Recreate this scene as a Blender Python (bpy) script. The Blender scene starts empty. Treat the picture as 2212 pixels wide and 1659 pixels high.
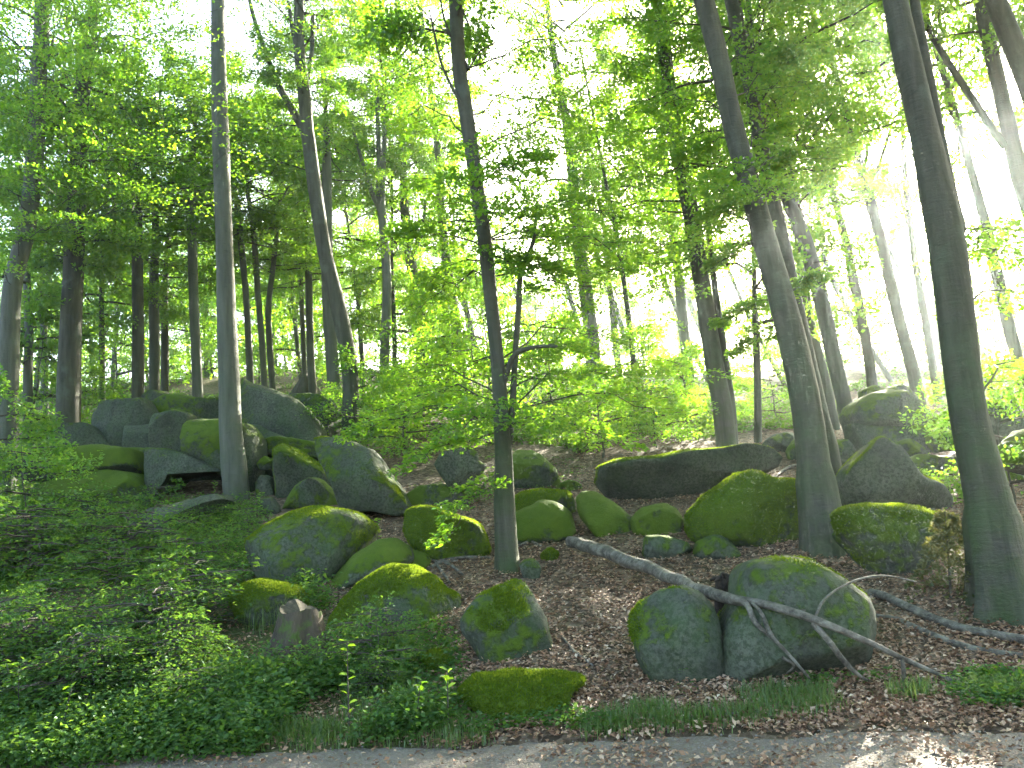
import bpy, math, time
import numpy as np
from mathutils import Matrix, Vector
T0 = time.time()
SC = bpy.context.scene
COL = SC.collection
rng = np.random.default_rng(7)

# ------------------------------------------------------------------ camera
PITCH, ROLL, HFOV, EYE = math.radians(10), math.radians(4), math.radians(65), 1.6
FPX = 1106 / math.tan(HFOV / 2)            # focal length in units of a 2212 x 1659 picture
cF = np.array([0, math.cos(PITCH), math.sin(PITCH)])
cR0 = np.array([1.0, 0, 0]); cU0 = np.cross(cR0, cF)
cR = math.cos(ROLL) * cR0 - math.sin(ROLL) * cU0
cU = math.sin(ROLL) * cR0 + math.cos(ROLL) * cU0
CO = np.array([0, 0, EYE])
cam = bpy.data.cameras.new('camera'); cam.sensor_fit = 'HORIZONTAL'; cam.angle = HFOV
cam.clip_start = 0.05; cam.clip_end = 2000
camo = bpy.data.objects.new('camera', cam); COL.objects.link(camo)
camo.matrix_world = Matrix(((cR[0], cU[0], -cF[0], CO[0]), (cR[1], cU[1], -cF[1], CO[1]),
                            (cR[2], cU[2], -cF[2], CO[2]), (0, 0, 0, 1)))
SC.camera = camo

# ------------------------------------------------------------------ sky, sun, exposure
SUN_EL, SUN_AZ = math.radians(23.0), math.radians(29.3)      # azimuth to the right of the view axis (+Y)
w = bpy.data.worlds.new('World'); SC.world = w; w.use_nodes = True
wn = w.node_tree
sky = wn.nodes.new('ShaderNodeTexSky'); sky.sky_type = 'NISHITA'; sky.sun_disc = False
sky.sun_elevation = SUN_EL; sky.sun_rotation = SUN_AZ
sky.air_density = 1.0; sky.dust_density = 4.0; sky.ozone_density = 0.5
wn.links.new(sky.outputs[0], wn.nodes['Background'].inputs[0])
wn.nodes['Background'].inputs[1].default_value = 0.075
sd = Vector((math.sin(SUN_AZ) * math.cos(SUN_EL), math.cos(SUN_AZ) * math.cos(SUN_EL), math.sin(SUN_EL)))
sl = bpy.data.lights.new('sun', 'SUN'); sl.energy = 3.6; sl.angle = math.radians(0.5); sl.color = (1.0, 0.93, 0.78)
so = bpy.data.objects.new('sun', sl); COL.objects.link(so)
so.rotation_euler = sd.to_track_quat('Z', 'Y').to_euler(); so.location = sd * 60
SC.view_settings.view_transform = 'Standard'; SC.view_settings.look = 'None'
SC.view_settings.exposure = 3.95; SC.view_settings.gamma = 1.0
SC.view_settings.use_curve_mapping = False
cy = SC.cycles
cy.max_bounces = 5; cy.diffuse_bounces = 2; cy.glossy_bounces = 1; cy.transmission_bounces = 3
cy.volume_bounces = 0; cy.transparent_max_bounces = 4
cy.caustics_reflective = False; cy.caustics_refractive = False
cy.sample_clamp_indirect = 6.0
cy.use_denoising = True; cy.use_adaptive_sampling = True; cy.adaptive_threshold = 0.02

# ------------------------------------------------------------------ helpers: noise, projection, meshes
def _hash(ix, iy, iz, seed):
    h = (ix.astype(np.int64) * 374761393 + iy.astype(np.int64) * 668265263 + iz.astype(np.int64) * 1274126177 + seed * 974711) & 0xffffffff
    h = ((h ^ (h >> 13)) * 1103515245) & 0xffffffff
    h = ((h ^ (h >> 15)) * 1597334677) & 0xffffffff
    return ((h ^ (h >> 16)) & 0xffff) / 65535.0
def vnoise(p, seed=0):
    p = np.asarray(p, float); i = np.floor(p); fr = p - i; fr = fr * fr * (3 - 2 * fr)
    ix, iy, iz = i[..., 0], i[..., 1], i[..., 2]; r = 0
    for dx in (0, 1):
        wx = fr[..., 0] if dx else 1 - fr[..., 0]
        for dy in (0, 1):
            wy = fr[..., 1] if dy else 1 - fr[..., 1]
            for dz in (0, 1):
                wz = fr[..., 2] if dz else 1 - fr[..., 2]
                r = r + wx * wy * wz * _hash(ix + dx, iy + dy, iz + dz, seed)
    return r * 2 - 1
def fbm(p, seed=0, octv=3):
    a, s, r = 1.0, 0.0, 0
    p = np.asarray(p, float)
    for o in range(octv):
        r = r + a * vnoise(p * (2 ** o), seed + o * 17); s += a; a *= 0.5
    return r / s

def ray(u, v):
    u = np.asarray(u, float); v = np.asarray(v, float)
    d = cF * FPX + (u[..., None] - 1106) * cR + (829.5 - v[..., None]) * cU
    return d / d[..., 1:2]
def at(u, v, D):                                   # the point seen at (u, v) that stands D metres down the view
    return CO + ray(u, v) * D
def px(wd, u, v, D):                               # a width in picture units as metres at that place
    return wd / FPX * float(np.dot(at(u, v, D) - CO, cF))
PATH_K = 0.143
def edge_y(x): return 6.45 - PATH_K * np.clip(x, -12, 12)
def h0(x, y):
    d = np.maximum(y - edge_y(x), 0); s = 0.235 - 0.0035 * np.clip(x, -10, 12)
    a = s * d + 0.0012 * np.minimum(d, 34) ** 2; e = np.maximum(d - 34, 0)
    return np.where(d < 34, a, s * 34 + 0.0012 * 34 ** 2 + e * 0.02 - 0.0006 * np.minimum(e, 80) ** 2)
def hz(x, y):
    x = np.asarray(x, float); y = np.asarray(y, float)
    d = np.clip((y - edge_y(x)) / 1.5, 0, 1)
    q = np.stack([x, y, np.zeros_like(x)], -1)
    n = 0.11 * fbm(q * 0.45, 3, 3) + 0.035 * fbm(q * 2.2, 5, 3)
    berm = 0.05 * np.exp(-((y - edge_y(x) - 0.15) / 0.3) ** 2)
    return h0(x, y) + n * d + berm + 0.012 * fbm(q * 1.3, 9, 3) * (1 - d)
def ground(u, v):                                  # where the ray through (u, v) meets the hillside
    u = np.atleast_1d(np.asarray(u, float)); v = np.atleast_1d(np.asarray(v, float))
    d = ray(u, v); lo = np.full(u.shape, 3.0); hi = np.full(u.shape, np.nan); y = 3.0
    while y < 75:
        y2 = y * 1.03; p = CO + d * y2
        k = np.isnan(hi) & (p[:, 2] < h0(p[:, 0], p[:, 1])); hi[k] = y2; lo[np.isnan(hi)] = y2; y = y2
    for _ in range(14):
        m = (lo + hi) / 2; p = CO + d * m[:, None]; b = p[:, 2] < h0(p[:, 0], p[:, 1])
        hi = np.where(b, m, hi); lo = np.where(b, lo, m)
    p = CO + d * hi[:, None]; p[:, 2] = hz(p[:, 0], p[:, 1])
    return p

def mesh(name, V, F, mats=(), smooth=True, fattr=None, vattr=None, midx=None):
    V = np.asarray(V, np.float32); me = bpy.data.meshes.new(name)
    if isinstance(F, np.ndarray): F = [F]
    F = [np.asarray(f, np.int32) for f in F if len(f)]
    me.vertices.add(len(V)); me.vertices.foreach_set('co', V.ravel())
    li = np.concatenate([f.ravel() for f in F]); me.loops.add(len(li)); me.loops.foreach_set('vertex_index', li)
    tot = np.concatenate([np.full(len(f), f.shape[1], np.int32) for f in F])
    st = np.concatenate([[0], np.cumsum(tot)[:-1]]).astype(np.int32)
    me.polygons.add(len(tot)); me.polygons.foreach_set('loop_start', st)
    me.polygons.foreach_set('use_smooth', np.full(len(tot), smooth, bool))
    if midx is not None: me.polygons.foreach_set('material_index', np.asarray(midx, np.int32))
    for m in mats: me.materials.append(m)
    me.update(calc_edges=True)
    for nm, a in (fattr or {}).items():
        me.attributes.new(nm, 'FLOAT', 'FACE').data.foreach_set('value', np.asarray(a, np.float32))
    for nm, a in (vattr or {}).items():
        me.attributes.new(nm, 'FLOAT', 'POINT').data.foreach_set('value', np.asarray(a, np.float32))
    return me
def link(name, data, parent=None, loc=(0, 0, 0), rz=0, label=None, cat=None, group=None, kind=None):
    o = bpy.data.objects.new(name, data); COL.objects.link(o); o.parent = parent
    o.location = [float(c) for c in loc]; o.rotation_euler = (0, 0, rz)
    if label: o['label'] = label
    if cat: o['category'] = cat
    if group: o['group'] = group
    if kind: o['kind'] = kind
    return o

def spline(P, n):                                   # Catmull-Rom through rows of P
    P = np.asarray(P, float); Q = np.vstack([2 * P[0] - P[1], P, 2 * P[-1] - P[-2]])
    t = np.linspace(0, len(P) - 1 - 1e-6, n); i = t.astype(int); f = (t - i)[:, None]
    a, b, c, d = Q[i], Q[i + 1], Q[i + 2], Q[i + 3]
    return 0.5 * (2 * b + (c - a) * f + (2 * a - 5 * b + 4 * c - d) * f ** 2 + (3 * b - a - 3 * c + d) * f ** 3)
def tube(C, R, k=12, seed=0, lump=0.06, flare=None, cap=True):
    C = np.asarray(C, float); R = np.asarray(R, float); n = len(C)
    Tn = np.gradient(C, axis=0); Tn /= np.linalg.norm(Tn, axis=1)[:, None] + 1e-9
    ref = np.array([0.0, 1, 0]) if abs(Tn[:, 1]).mean() < 0.7 else np.array([0, 0, 1.0])
    A = np.cross(Tn, ref); A /= np.linalg.norm(A, axis=1)[:, None] + 1e-9; B = np.cross(A, Tn)
    th = np.linspace(0, 2 * math.pi, k, endpoint=False)
    rr = R[:, None] * np.ones(k)
    dirs = A[:, None] * np.cos(th)[None, :, None] + B[:, None] * np.sin(th)[None, :, None]
    if lump:
        q = C[:, None] * [1.2, 1.2, 0.7] + dirs * 0.9 + seed * 3.1
        rr = rr * (1 + lump * 2 * fbm(q, seed, 3))
    if flare is not None:                           # buttress roots
        fh, fa, nl = flare; hgt = C[:, 2] - C[0, 2]
        g = np.exp(-hgt / fh)[:, None]
        lobes = 0.55 + 0.45 * np.cos(th * nl + seed * 1.7 + 0.6 * np.sin(th * 2 + seed))
        rr = rr * (1 + fa * g * lobes)
    V = C[:, None] + dirs * rr[..., None]
    i = np.arange(n - 1)[:, None] * k; j = np.arange(k)[None]; j2 = (j + 1) % k
    F = np.stack([i + j, i + j2, i + k + j2, i + k + j], -1).reshape(-1, 4)
    V = V.reshape(-1, 3)
    if cap:
        V = np.vstack([V, C[-1] + Tn[-1] * R[-1] * 0.3]); e = (n - 1) * k
        F2 = np.stack([e + np.arange(k), e + (np.arange(k) + 1) % k, np.full(k, n * k), np.full(k, n * k)], -1)[:, :3]
        return V, F, F2
    return V, F, np.zeros((0, 3), int)
class Bag:                                          # joins pieces that belong to one part
    def __init__(s): s.V = []; s.Q = []; s.T = []; s.n = 0
    def add(s, V, Q=None, T=None):
        s.V.append(V)
        if Q is not None and len(Q): s.Q.append(np.asarray(Q) + s.n)
        if T is not None and len(T): s.T.append(np.asarray(T) + s.n)
        s.n += len(V)
    def arrays(s):
        Q = np.vstack(s.Q) if s.Q else np.zeros((0, 4), int); T = np.vstack(s.T) if s.T else np.zeros((0, 3), int)
        return np.vstack(s.V), Q, T

def leaves(P, az, size, tilt=0.45, fold=0.18, wid=0.62, full=False, r=rng, pitch0=0.0):
    # flat leaves: heading az, mostly horizontal, tilted at random
    n = len(P); size = np.broadcast_to(size, (n,))
    e = r.normal(0, tilt, n) + pitch0; ro = r.normal(0, tilt, n)
    a = np.stack([np.cos(az) * np.cos(e), np.sin(az) * np.cos(e), np.sin(e)], -1)
    s0 = np.stack([-np.sin(az), np.cos(az), np.zeros(n)], -1); up = np.cross(a, s0)
    s = s0 * np.cos(ro)[:, None] + up * np.sin(ro)[:, None]; nn = np.cross(a, s)
    L = size[:, None]; W = (size * wid / 2)[:, None]; z = nn * (size * fold)[:, None] * 0.5
    if not full:
        V = np.stack([P, P + a * L * 0.45 - s * W + z, P + a * L, P + a * L * 0.45 + s * W + z], 1)
        F = np.arange(n * 4).reshape(n, 4)
        return V.reshape(-1, 3), F
    V = np.stack([P, P + a * L * 0.28 - s * W * 0.85 + z, P + a * L * 0.68 - s * W * 0.8 + z, P + a * L - nn * L * 0.1,
                  P + a * L * 0.68 + s * W * 0.8 + z, P + a * L * 0.28 + s * W * 0.85 + z], 1)
    b = np.arange(n)[:, None] * 6
    F = np.concatenate([b + [[0, 1, 2, 3]], b + [[0, 3, 4, 5]]], 1).reshape(-1, 4)
    return V.reshape(-1, 3), F

# ------------------------------------------------------------------ materials
def nodes_of(name):
    m = bpy.data.materials.new(name); m.use_nodes = True; nt = m.node_tree; nt.nodes.clear()
    out = nt.nodes.new('ShaderNodeOutputMaterial'); return m, nt, out
def N(nt, t, **kw):
    n = nt.nodes.new(t)
    for k, v in kw.items():
        if k.startswith('i_'): n.inputs[int(k[2:]) if k[2:].isdigit() else k[2:]].default_value = v
        else: setattr(n, k, v)
    return n
def ramp(nt, src, stops):
    r = nt.nodes.new('ShaderNodeValToRGB'); c = r.color_ramp
    while len(c.elements) < len(stops): c.elements.new(0.5)
    for e, (p, col) in zip(c.elements, stops): e.position = p; e.color = (*col, 1) if len(col) == 3 else col
    nt.links.new(src, r.inputs[0]); return r
def mixc(nt, f, a, b, mode='MIX'):
    m = nt.nodes.new('ShaderNodeMix'); m.data_type = 'RGBA'; m.blend_type = mode
    for s, i in ((f, 0), (a, 6), (b, 7)):
        if hasattr(s, 'is_linked') or hasattr(s, 'links'): nt.links.new(s, m.inputs[i])
        else: m.inputs[i].default_value = s if i == 0 else (*s, 1)
    return m.outputs[2]
def math_(nt, op, a, b=None, clamp=False):
    m = nt.nodes.new('ShaderNodeMath'); m.operation = op; m.use_clamp = clamp
    for i, s in enumerate((a, b)):
        if s is None: continue
        if hasattr(s, 'links'): nt.links.new(s, m.inputs[i])
        else: m.inputs[i].default_value = s
    return m.outputs[0]
def noise(nt, vec, scale, detail=4, rough=0.55, dist=0.0):
    n = N(nt, 'ShaderNodeTexNoise'); n.inputs['Scale'].default_value = scale; n.inputs['Detail'].default_value = detail
    n.inputs['Roughness'].default_value = rough; n.inputs['Distortion'].default_value = dist
    if vec is not None: nt.links.new(vec, n.inputs['Vector'])
    return n.outputs['Fac']
def stretch(nt, vec, sc):
    m = N(nt, 'ShaderNodeMapping'); m.inputs['Scale'].default_value = sc; nt.links.new(vec, m.inputs['Vector']); return m.outputs[0]
def attr(nt, name, typ='GEOMETRY'):
    a = N(nt, 'ShaderNodeAttribute'); a.attribute_name = name; a.attribute_type = typ; return a
def bump(nt, h, st, dist):
    b = N(nt, 'ShaderNodeBump'); b.inputs['Strength'].default_value = st; b.inputs['Distance'].default_value = dist
    nt.links.new(h, b.inputs['Height']); return b.outputs[0]

def leaf_material(name, ref, tra, gloss=0.05, trans=0.5):
    m, nt, out = nodes_of(name); t = attr(nt, 'tint').outputs['Fac']
    tc = N(nt, 'ShaderNodeTexCoord'); nz = noise(nt, tc.outputs['Object'], 0.7, 2)
    oi = N(nt, 'ShaderNodeObjectInfo')
    f = math_(nt, 'ADD', math_(nt, 'MULTIPLY', t, 0.6), math_(nt, 'MULTIPLY', nz, 0.45), True)
    c1 = mixc(nt, f, ref[0], ref[1]); c2 = mixc(nt, f, tra[0], tra[1])
    d = N(nt, 'ShaderNodeBsdfDiffuse'); nt.links.new(c1, d.inputs[0])
    tr = N(nt, 'ShaderNodeBsdfTranslucent'); nt.links.new(c2, tr.inputs[0])
    mx = N(nt, 'ShaderNodeMixShader'); mx.inputs[0].default_value = trans
    nt.links.new(d.outputs[0], mx.inputs[1]); nt.links.new(tr.outputs[0], mx.inputs[2]); last = mx
    if gloss:
        g = N(nt, 'ShaderNodeBsdfGlossy'); g.inputs['Roughness'].default_value = 0.38; g.inputs[0].default_value = (0.8, 0.9, 1, 1)
        m2 = N(nt, 'ShaderNodeMixShader'); m2.inputs[0].default_value = gloss
        nt.links.new(mx.outputs[0], m2.inputs[1]); nt.links.new(g.outputs[0], m2.inputs[2]); last = m2
    nt.links.new(last.outputs[0], out.inputs[0]); return m
M_LEAF = leaf_material('beech_leaf', ((0.06, 0.13, 0.036), (0.10, 0.18, 0.036)), ((0.13, 0.40, 0.015), (0.38, 0.58, 0.02)), 0.05, 0.58)
M_HERB = leaf_material('herb_leaf', ((0.038, 0.10, 0.036), (0.095, 0.175, 0.04)), ((0.09, 0.28, 0.03), (0.30, 0.46, 0.035)), 0.02, 0.42)
M_GRASS = leaf_material('grass_blade', ((0.045, 0.10, 0.025), (0.11, 0.17, 0.035)), ((0.14, 0.30, 0.04), (0.34, 0.45, 0.08)), 0.04, 0.4)
M_MOSST = leaf_material('moss_tuft', ((0.05, 0.10, 0.012), (0.10, 0.16, 0.016)), ((0.18, 0.30, 0.02), (0.34, 0.42, 0.03)), 0.0, 0.4)
M_NEEDLE = leaf_material('needle_twig', ((0.04, 0.07, 0.02), (0.09, 0.10, 0.03)), ((0.16, 0.2, 0.03), (0.34, 0.30, 0.06)), 0.04, 0.4)

def bark_material():
    m, nt, out = nodes_of('beech_bark'); tc = N(nt, 'ShaderNodeTexCoord').outputs['Object']
    tint = attr(nt, 'bark', 'OBJECT').outputs['Fac']; moss = attr(nt, 'mossy', 'OBJECT').outputs['Fac']
    n1 = noise(nt, stretch(nt, tc, (5, 5, 26)), 1.0, 5, 0.6); n2 = noise(nt, stretch(nt, tc, (9, 9, 0.9)), 1.0, 4, 0.6, 0.4)
    n3 = noise(nt, tc, 2.3, 5, 0.6); n4 = noise(nt, tc, 38, 3, 0.6)
    dark = ramp(nt, n2, ((0.3, (0.034, 0.032, 0.023)), (0.7, (0.085, 0.08, 0.058))))
    pale = ramp(nt, n2, ((0.25, (0.10, 0.108, 0.088)), (0.7, (0.18, 0.19, 0.16))))
    c = mixc(nt, tint, dark.outputs[0], pale.outputs[0])
    blot = ramp(nt, n3, ((0.52, (0, 0, 0)), (0.66, (1, 1, 1))))
    c = mixc(nt, math_(nt, 'MULTIPLY', blot.outputs[0], 0.45), c, (0.13, 0.15, 0.125))
    scar = ramp(nt, n1, ((0.62, (0, 0, 0)), (0.72, (1, 1, 1))))
    c = mixc(nt, math_(nt, 'MULTIPLY', scar.outputs[0], 0.55), c, (0.03, 0.032, 0.028))
    sep = N(nt, 'ShaderNodeSeparateXYZ'); nt.links.new(tc, sep.inputs[0])
    hgt = N(nt, 'ShaderNodeMapRange'); nt.links.new(sep.outputs[2], hgt.inputs[0])
    for i, v in ((1, 0.1), (2, 5.0), (3, 1.0), (4, 0.12)): hgt.inputs[i].default_value = v
    g = math_(nt, 'MULTIPLY', math_(nt, 'MULTIPLY', ramp(nt, n3, ((0.35, (0, 0, 0)), (0.65, (1, 1, 1)))).outputs[0], hgt.outputs[0]), moss)
    c = mixc(nt, g, c, (0.045, 0.075, 0.018))
    h = math_(nt, 'ADD', math_(nt, 'ADD', math_(nt, 'MULTIPLY', n1, 0.7), n2), math_(nt, 'MULTIPLY', n4, 0.35))
    b = N(nt, 'ShaderNodeBsdfPrincipled'); nt.links.new(c, b.inputs['Base Color']); b.inputs['Roughness'].default_value = 0.8
    b.inputs['Specular IOR Level'].default_value = 0.3
    nt.links.new(bump(nt, h, 0.7, 0.03), b.inputs['Normal']); nt.links.new(b.outputs[0], out.inputs[0]); return m
M_BARK = bark_material()

def deadwood_material():
    m, nt, out = nodes_of('dead_wood'); tc = N(nt, 'ShaderNodeTexCoord').outputs['Object']
    n2 = noise(nt, stretch(nt, tc, (6, 25, 25)), 1, 5, 0.6); n3 = noise(nt, tc, 4, 4)
    n3 = noise(nt, tc, 9, 6, 0.7)
    c = ramp(nt, n3, ((0.36, (0.05, 0.042, 0.032)), (0.5, (0.15, 0.135, 0.108)), (0.64, (0.28, 0.262, 0.215)))).outputs[0]
    c = mixc(nt, math_(nt, 'MULTIPLY', n2, 0.6), c, (0.05, 0.045, 0.035))
    b = N(nt, 'ShaderNodeBsdfPrincipled'); nt.links.new(c, b.inputs['Base Color']); b.inputs['Roughness'].default_value = 0.85
    nt.links.new(bump(nt, math_(nt, 'ADD', n2, n3), 1.0, 0.03), b.inputs['Normal']); nt.links.new(b.outputs[0], out.inputs[0]); return m
M_DEAD = deadwood_material()
def plain(name, ca, cb, sc, rough=0.85, bs=0.5, bd=0.02):
    m, nt, out = nodes_of(name); tc = N(nt, 'ShaderNodeTexCoord').outputs['Object']; n = noise(nt, tc, sc, 5, 0.62)
    c = ramp(nt, n, ((0.3, ca), (0.7, cb))).outputs[0]
    b = N(nt, 'ShaderNodeBsdfPrincipled'); nt.links.new(c, b.inputs['Base Color']); b.inputs['Roughness'].default_value = rough
    nt.links.new(bump(nt, n, bs, bd), b.inputs['Normal']); nt.links.new(b.outputs[0], out.inputs[0]); return m
M_ROT = plain('rotten_root', (0.012, 0.009, 0.007), (0.05, 0.035, 0.025), 18, 0.9, 1, 0.04)
M_CUT = plain('weathered_cut', (0.035, 0.03, 0.018), (0.085, 0.075, 0.045), 22, 0.9)
M_TWIG = plain('twig_bark', (0.035, 0.03, 0.022), (0.09, 0.08, 0.06), 12, 0.85)

def rock_material():
    m, nt, out = nodes_of('mossy_granite'); tc = N(nt, 'ShaderNodeTexCoord').outputs['Object']
    oi = N(nt, 'ShaderNodeObjectInfo'); ad = N(nt, 'ShaderNodeVectorMath', operation='ADD')
    cx = N(nt, 'ShaderNodeCombineXYZ')
    for i in range(3): nt.links.new(math_(nt, 'MULTIPLY', oi.outputs['Random'], 37.0 + i), cx.inputs[i])
    nt.links.new(tc, ad.inputs[0]); nt.links.new(cx.outputs[0], ad.inputs[1]); p = ad.outputs[0]
    n1 = noise(nt, p, 1.6, 6, 0.62); n2 = noise(nt, p, 9, 5, 0.65); n3 = noise(nt, p, 70, 3, 0.7); st = noise(nt, stretch(nt, p, (7, 7, 0.8)), 1, 4, 0.6)
    g = ramp(nt, n1, ((0.3, (0.05, 0.056, 0.042)), (0.5, (0.10, 0.11, 0.084)), (0.72, (0.18, 0.188, 0.15)))).outputs[0]
    g = mixc(nt, math_(nt, 'MULTIPLY', ramp(nt, st, ((0.5, (0, 0, 0)), (0.68, (1, 1, 1)))).outputs[0], 0.5), g, (0.06, 0.07, 0.06))
    g = mixc(nt, math_(nt, 'MULTIPLY', ramp(nt, n2, ((0.6, (0, 0, 0)), (0.68, (1, 1, 1)))).outputs[0], 0.45), g, (0.25, 0.27, 0.20))
    g = mixc(nt, math_(nt, 'MULTIPLY', ramp(nt, n3, ((0.35, (1, 1, 1)), (0.5, (0, 0, 0)))).outputs[0], 0.5), g, (0.05, 0.055, 0.05))
    alg = ramp(nt, noise(nt, p, 3.2, 7, 0.72), ((0.40, (0, 0, 0)), (0.60, (1, 1, 1)))).outputs[0]
    n5 = noise(nt, p, 24, 4, 0.7); g = mixc(nt, math_(nt, 'MULTIPLY', ramp(nt, n5, ((0.42, (1, 1, 1)), (0.54, (0, 0, 0)))).outputs[0], 0.75), g, (0.03, 0.036, 0.024))
    ma = attr(nt, 'moss').outputs['Fac']
    g = mixc(nt, math_(nt, 'MULTIPLY', math_(nt, 'MULTIPLY', alg, math_(nt, 'ADD', ma, 0.5, True)), 0.85), g, (0.042, 0.075, 0.024))
    mo = mixc(nt, noise(nt, p, 5, 5, 0.65), (0.048, 0.10, 0.008), (0.15, 0.215, 0.014))
    mo = mixc(nt, math_(nt, 'MULTIPLY', n3, 0.5), mo, (0.03, 0.055, 0.01))
    f = ramp(nt, math_(nt, 'ADD', ma, math_(nt, 'MULTIPLY', math_(nt, 'SUBTRACT', n2, 0.5), 1.5)), ((0.34, (0, 0, 0)), (0.60, (1, 1, 1)))).outputs[0]
    c = mixc(nt, f, g, mo)
    mh = noise(nt, p, 55, 4, 0.7)
    h = math_(nt, 'ADD', math_(nt, 'ADD', math_(nt, 'MULTIPLY', n2, 0.8), math_(nt, 'MULTIPLY', n3, 0.25)), math_(nt, 'MULTIPLY', f, math_(nt, 'ADD', math_(nt, 'MULTIPLY', mh, 0.9), 0.3)))
    b = N(nt, 'ShaderNodeBsdfPrincipled'); nt.links.new(c, b.inputs['Base Color']); b.inputs['Roughness'].default_value = 0.88
    b.inputs['Specular IOR Level'].default_value = 0.25
    b.inputs['Sheen Weight'].default_value = 0.0
    nt.links.new(bump(nt, h, 0.85, 0.035), b.inputs['Normal']); nt.links.new(b.outputs[0], out.inputs[0]); return m
M_ROCK = rock_material()

def soil_material():
    m, nt, out = nodes_of('leaf_litter_soil'); tc = N(nt, 'ShaderNodeTexCoord').outputs['Object']
    vo = N(nt, 'ShaderNodeTexVoronoi'); vo.inputs['Scale'].default_value = 16; nt.links.new(tc, vo.inputs['Vector'])
    sep = N(nt, 'ShaderNodeSeparateColor'); nt.links.new(vo.outputs['Color'], sep.inputs[0])
    c = ramp(nt, sep.outputs[0], ((0.0, (0.05, 0.034, 0.022)), (0.4, (0.125, 0.085, 0.055)), (0.75, (0.22, 0.16, 0.11)), (1.0, (0.32, 0.25, 0.18)))).outputs[0]
    n1 = noise(nt, tc, 0.7, 5, 0.6); n2 = noise(nt, tc, 30, 4)
    c = mixc(nt, math_(nt, 'MULTIPLY', n2, 0.7), c, (0.04, 0.028, 0.018))
    gr = ramp(nt, n1, ((0.52, (0, 0, 0)), (0.7, (1, 1, 1)))).outputs[0]
    far = attr(nt, 'green').outputs['Fac']
    gf = math_(nt, 'ADD', math_(nt, 'MULTIPLY', gr, 0.35), far, True)
    c = mixc(nt, gf, c, mixc(nt, n2, (0.03, 0.06, 0.012), (0.08, 0.115, 0.02)))
    h = math_(nt, 'ADD', vo.outputs['Distance'], n2)
    b = N(nt, 'ShaderNodeBsdfPrincipled'); nt.links.new(c, b.inputs['Base Color']); b.inputs['Roughness'].default_value = 0.9
    b.inputs['Specular IOR Level'].default_value = 0.2
    nt.links.new(bump(nt, h, 0.8, 0.03), b.inputs['Normal']); nt.links.new(b.outputs[0], out.inputs[0]); return m
M_SOIL = soil_material()
def path_material():
    m, nt, out = nodes_of('gritty_path'); tc = N(nt, 'ShaderNodeTexCoord').outputs['Object']
    n1 = noise(nt, tc, 1.3, 6, 0.62); n2 = noise(nt, tc, 42, 4, 0.7); vo = N(nt, 'ShaderNodeTexVoronoi'); vo.inputs['Scale'].default_value = 55
    nt.links.new(tc, vo.inputs['Vector']); sep = N(nt, 'ShaderNodeSeparateColor'); nt.links.new(vo.outputs['Color'], sep.inputs[0])
    c = ramp(nt, n1, ((0.3, (0.16, 0.128, 0.095)), (0.7, (0.27, 0.225, 0.175)))).outputs[0]
    c = mixc(nt, math_(nt, 'MULTIPLY', ramp(nt, sep.outputs[1], ((0.6, (0, 0, 0)), (0.95, (1, 1, 1)))).outputs[0], 0.6), c, (0.27, 0.25, 0.22))
    c = mixc(nt, math_(nt, 'MULTIPLY', n2, 0.45), c, (0.09, 0.08, 0.07))
    b = N(nt, 'ShaderNodeBsdfPrincipled'); nt.links.new(c, b.inputs['Base Color']); b.inputs['Roughness'].default_value = 0.9
    nt.links.new(bump(nt, math_(nt, 'ADD', n2, math_(nt, 'MULTIPLY', vo.outputs['Distance'], 0.8)), 0.9, 0.02), b.inputs['Normal'])
    nt.links.new(b.outputs[0], out.inputs[0]); return m
M_PATH = path_material()
def litter_material():
    m, nt, out = nodes_of('fallen_leaf'); t = attr(nt, 'tint').outputs['Fac']
    c = ramp(nt, t, ((0.0, (0.10, 0.05, 0.028)), (0.3, (0.23, 0.125, 0.07)), (0.6, (0.37, 0.235, 0.145)), (0.85, (0.50, 0.37, 0.26)), (1.0, (0.58, 0.47, 0.36)))).outputs[0]
    b = N(nt, 'ShaderNodeBsdfPrincipled'); nt.links.new(c, b.inputs['Base Color']); b.inputs['Roughness'].default_value = 0.6
    b.inputs['Specular IOR Level'].default_value = 0.35
    nt.links.new(b.outputs[0], out.inputs[0]); return m
M_LITTER = litter_material()

# ------------------------------------------------------------------ ground and path
def axis(segs):
    out = [segs[0][0]]
    for a, b, st in segs:
        k = max(1, int(round((b - a) / st))); out += list(a + (b - a) * (np.arange(k) + 1) / k)
    return np.array(out)
gx = axis([(-400, -120, 40), (-120, -40, 8), (-40, -14, 1.0), (-14, 12, 0.13), (12, 40, 1.0), (40, 120, 8), (120, 400, 40)])
gy = axis([(-60, -10, 10), (-10, 4, 1.0), (4, 22, 0.13), (22, 45, 0.5), (45, 100, 3), (100, 600, 50)])
def path_in(x, y):                                  # 1 on the path, 0 off it, with a ragged far edge
    q = np.stack([x, y, 0 * x], -1)
    e = edge_y(x) - 0.05 + 0.16 * fbm(q * 0.9, 21, 3) + 0.05 * fbm(q * 6, 23, 2)
    return np.clip((e - y) / 0.12, 0, 1) * np.clip((y - 1.5) / 0.3, 0, 1)
X, Y = np.meshgrid(gx, gy); Z = hz(X, Y)
GREEN_POLY = [(-400, 1010), (100, 1000), (330, 1080), (560, 1090), (560, 1200), (700, 1290), (740, 1380), (880, 1400), (880, 1530), (980, 1580), (900, 1610), (-400, 1700)]
def inpoly(u, v, poly):
    u = np.asarray(u); v = np.asarray(v); r = np.zeros(u.shape, bool); n = len(poly)
    for i in range(n):
        (x1, y1), (x2, y2) = poly[i], poly[(i + 1) % n]
        c = ((y1 > v) != (y2 > v)) & (u < (x2 - x1) * (v - y1) / (y2 - y1 + 1e-9) + x1); r ^= c
    return r
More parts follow.
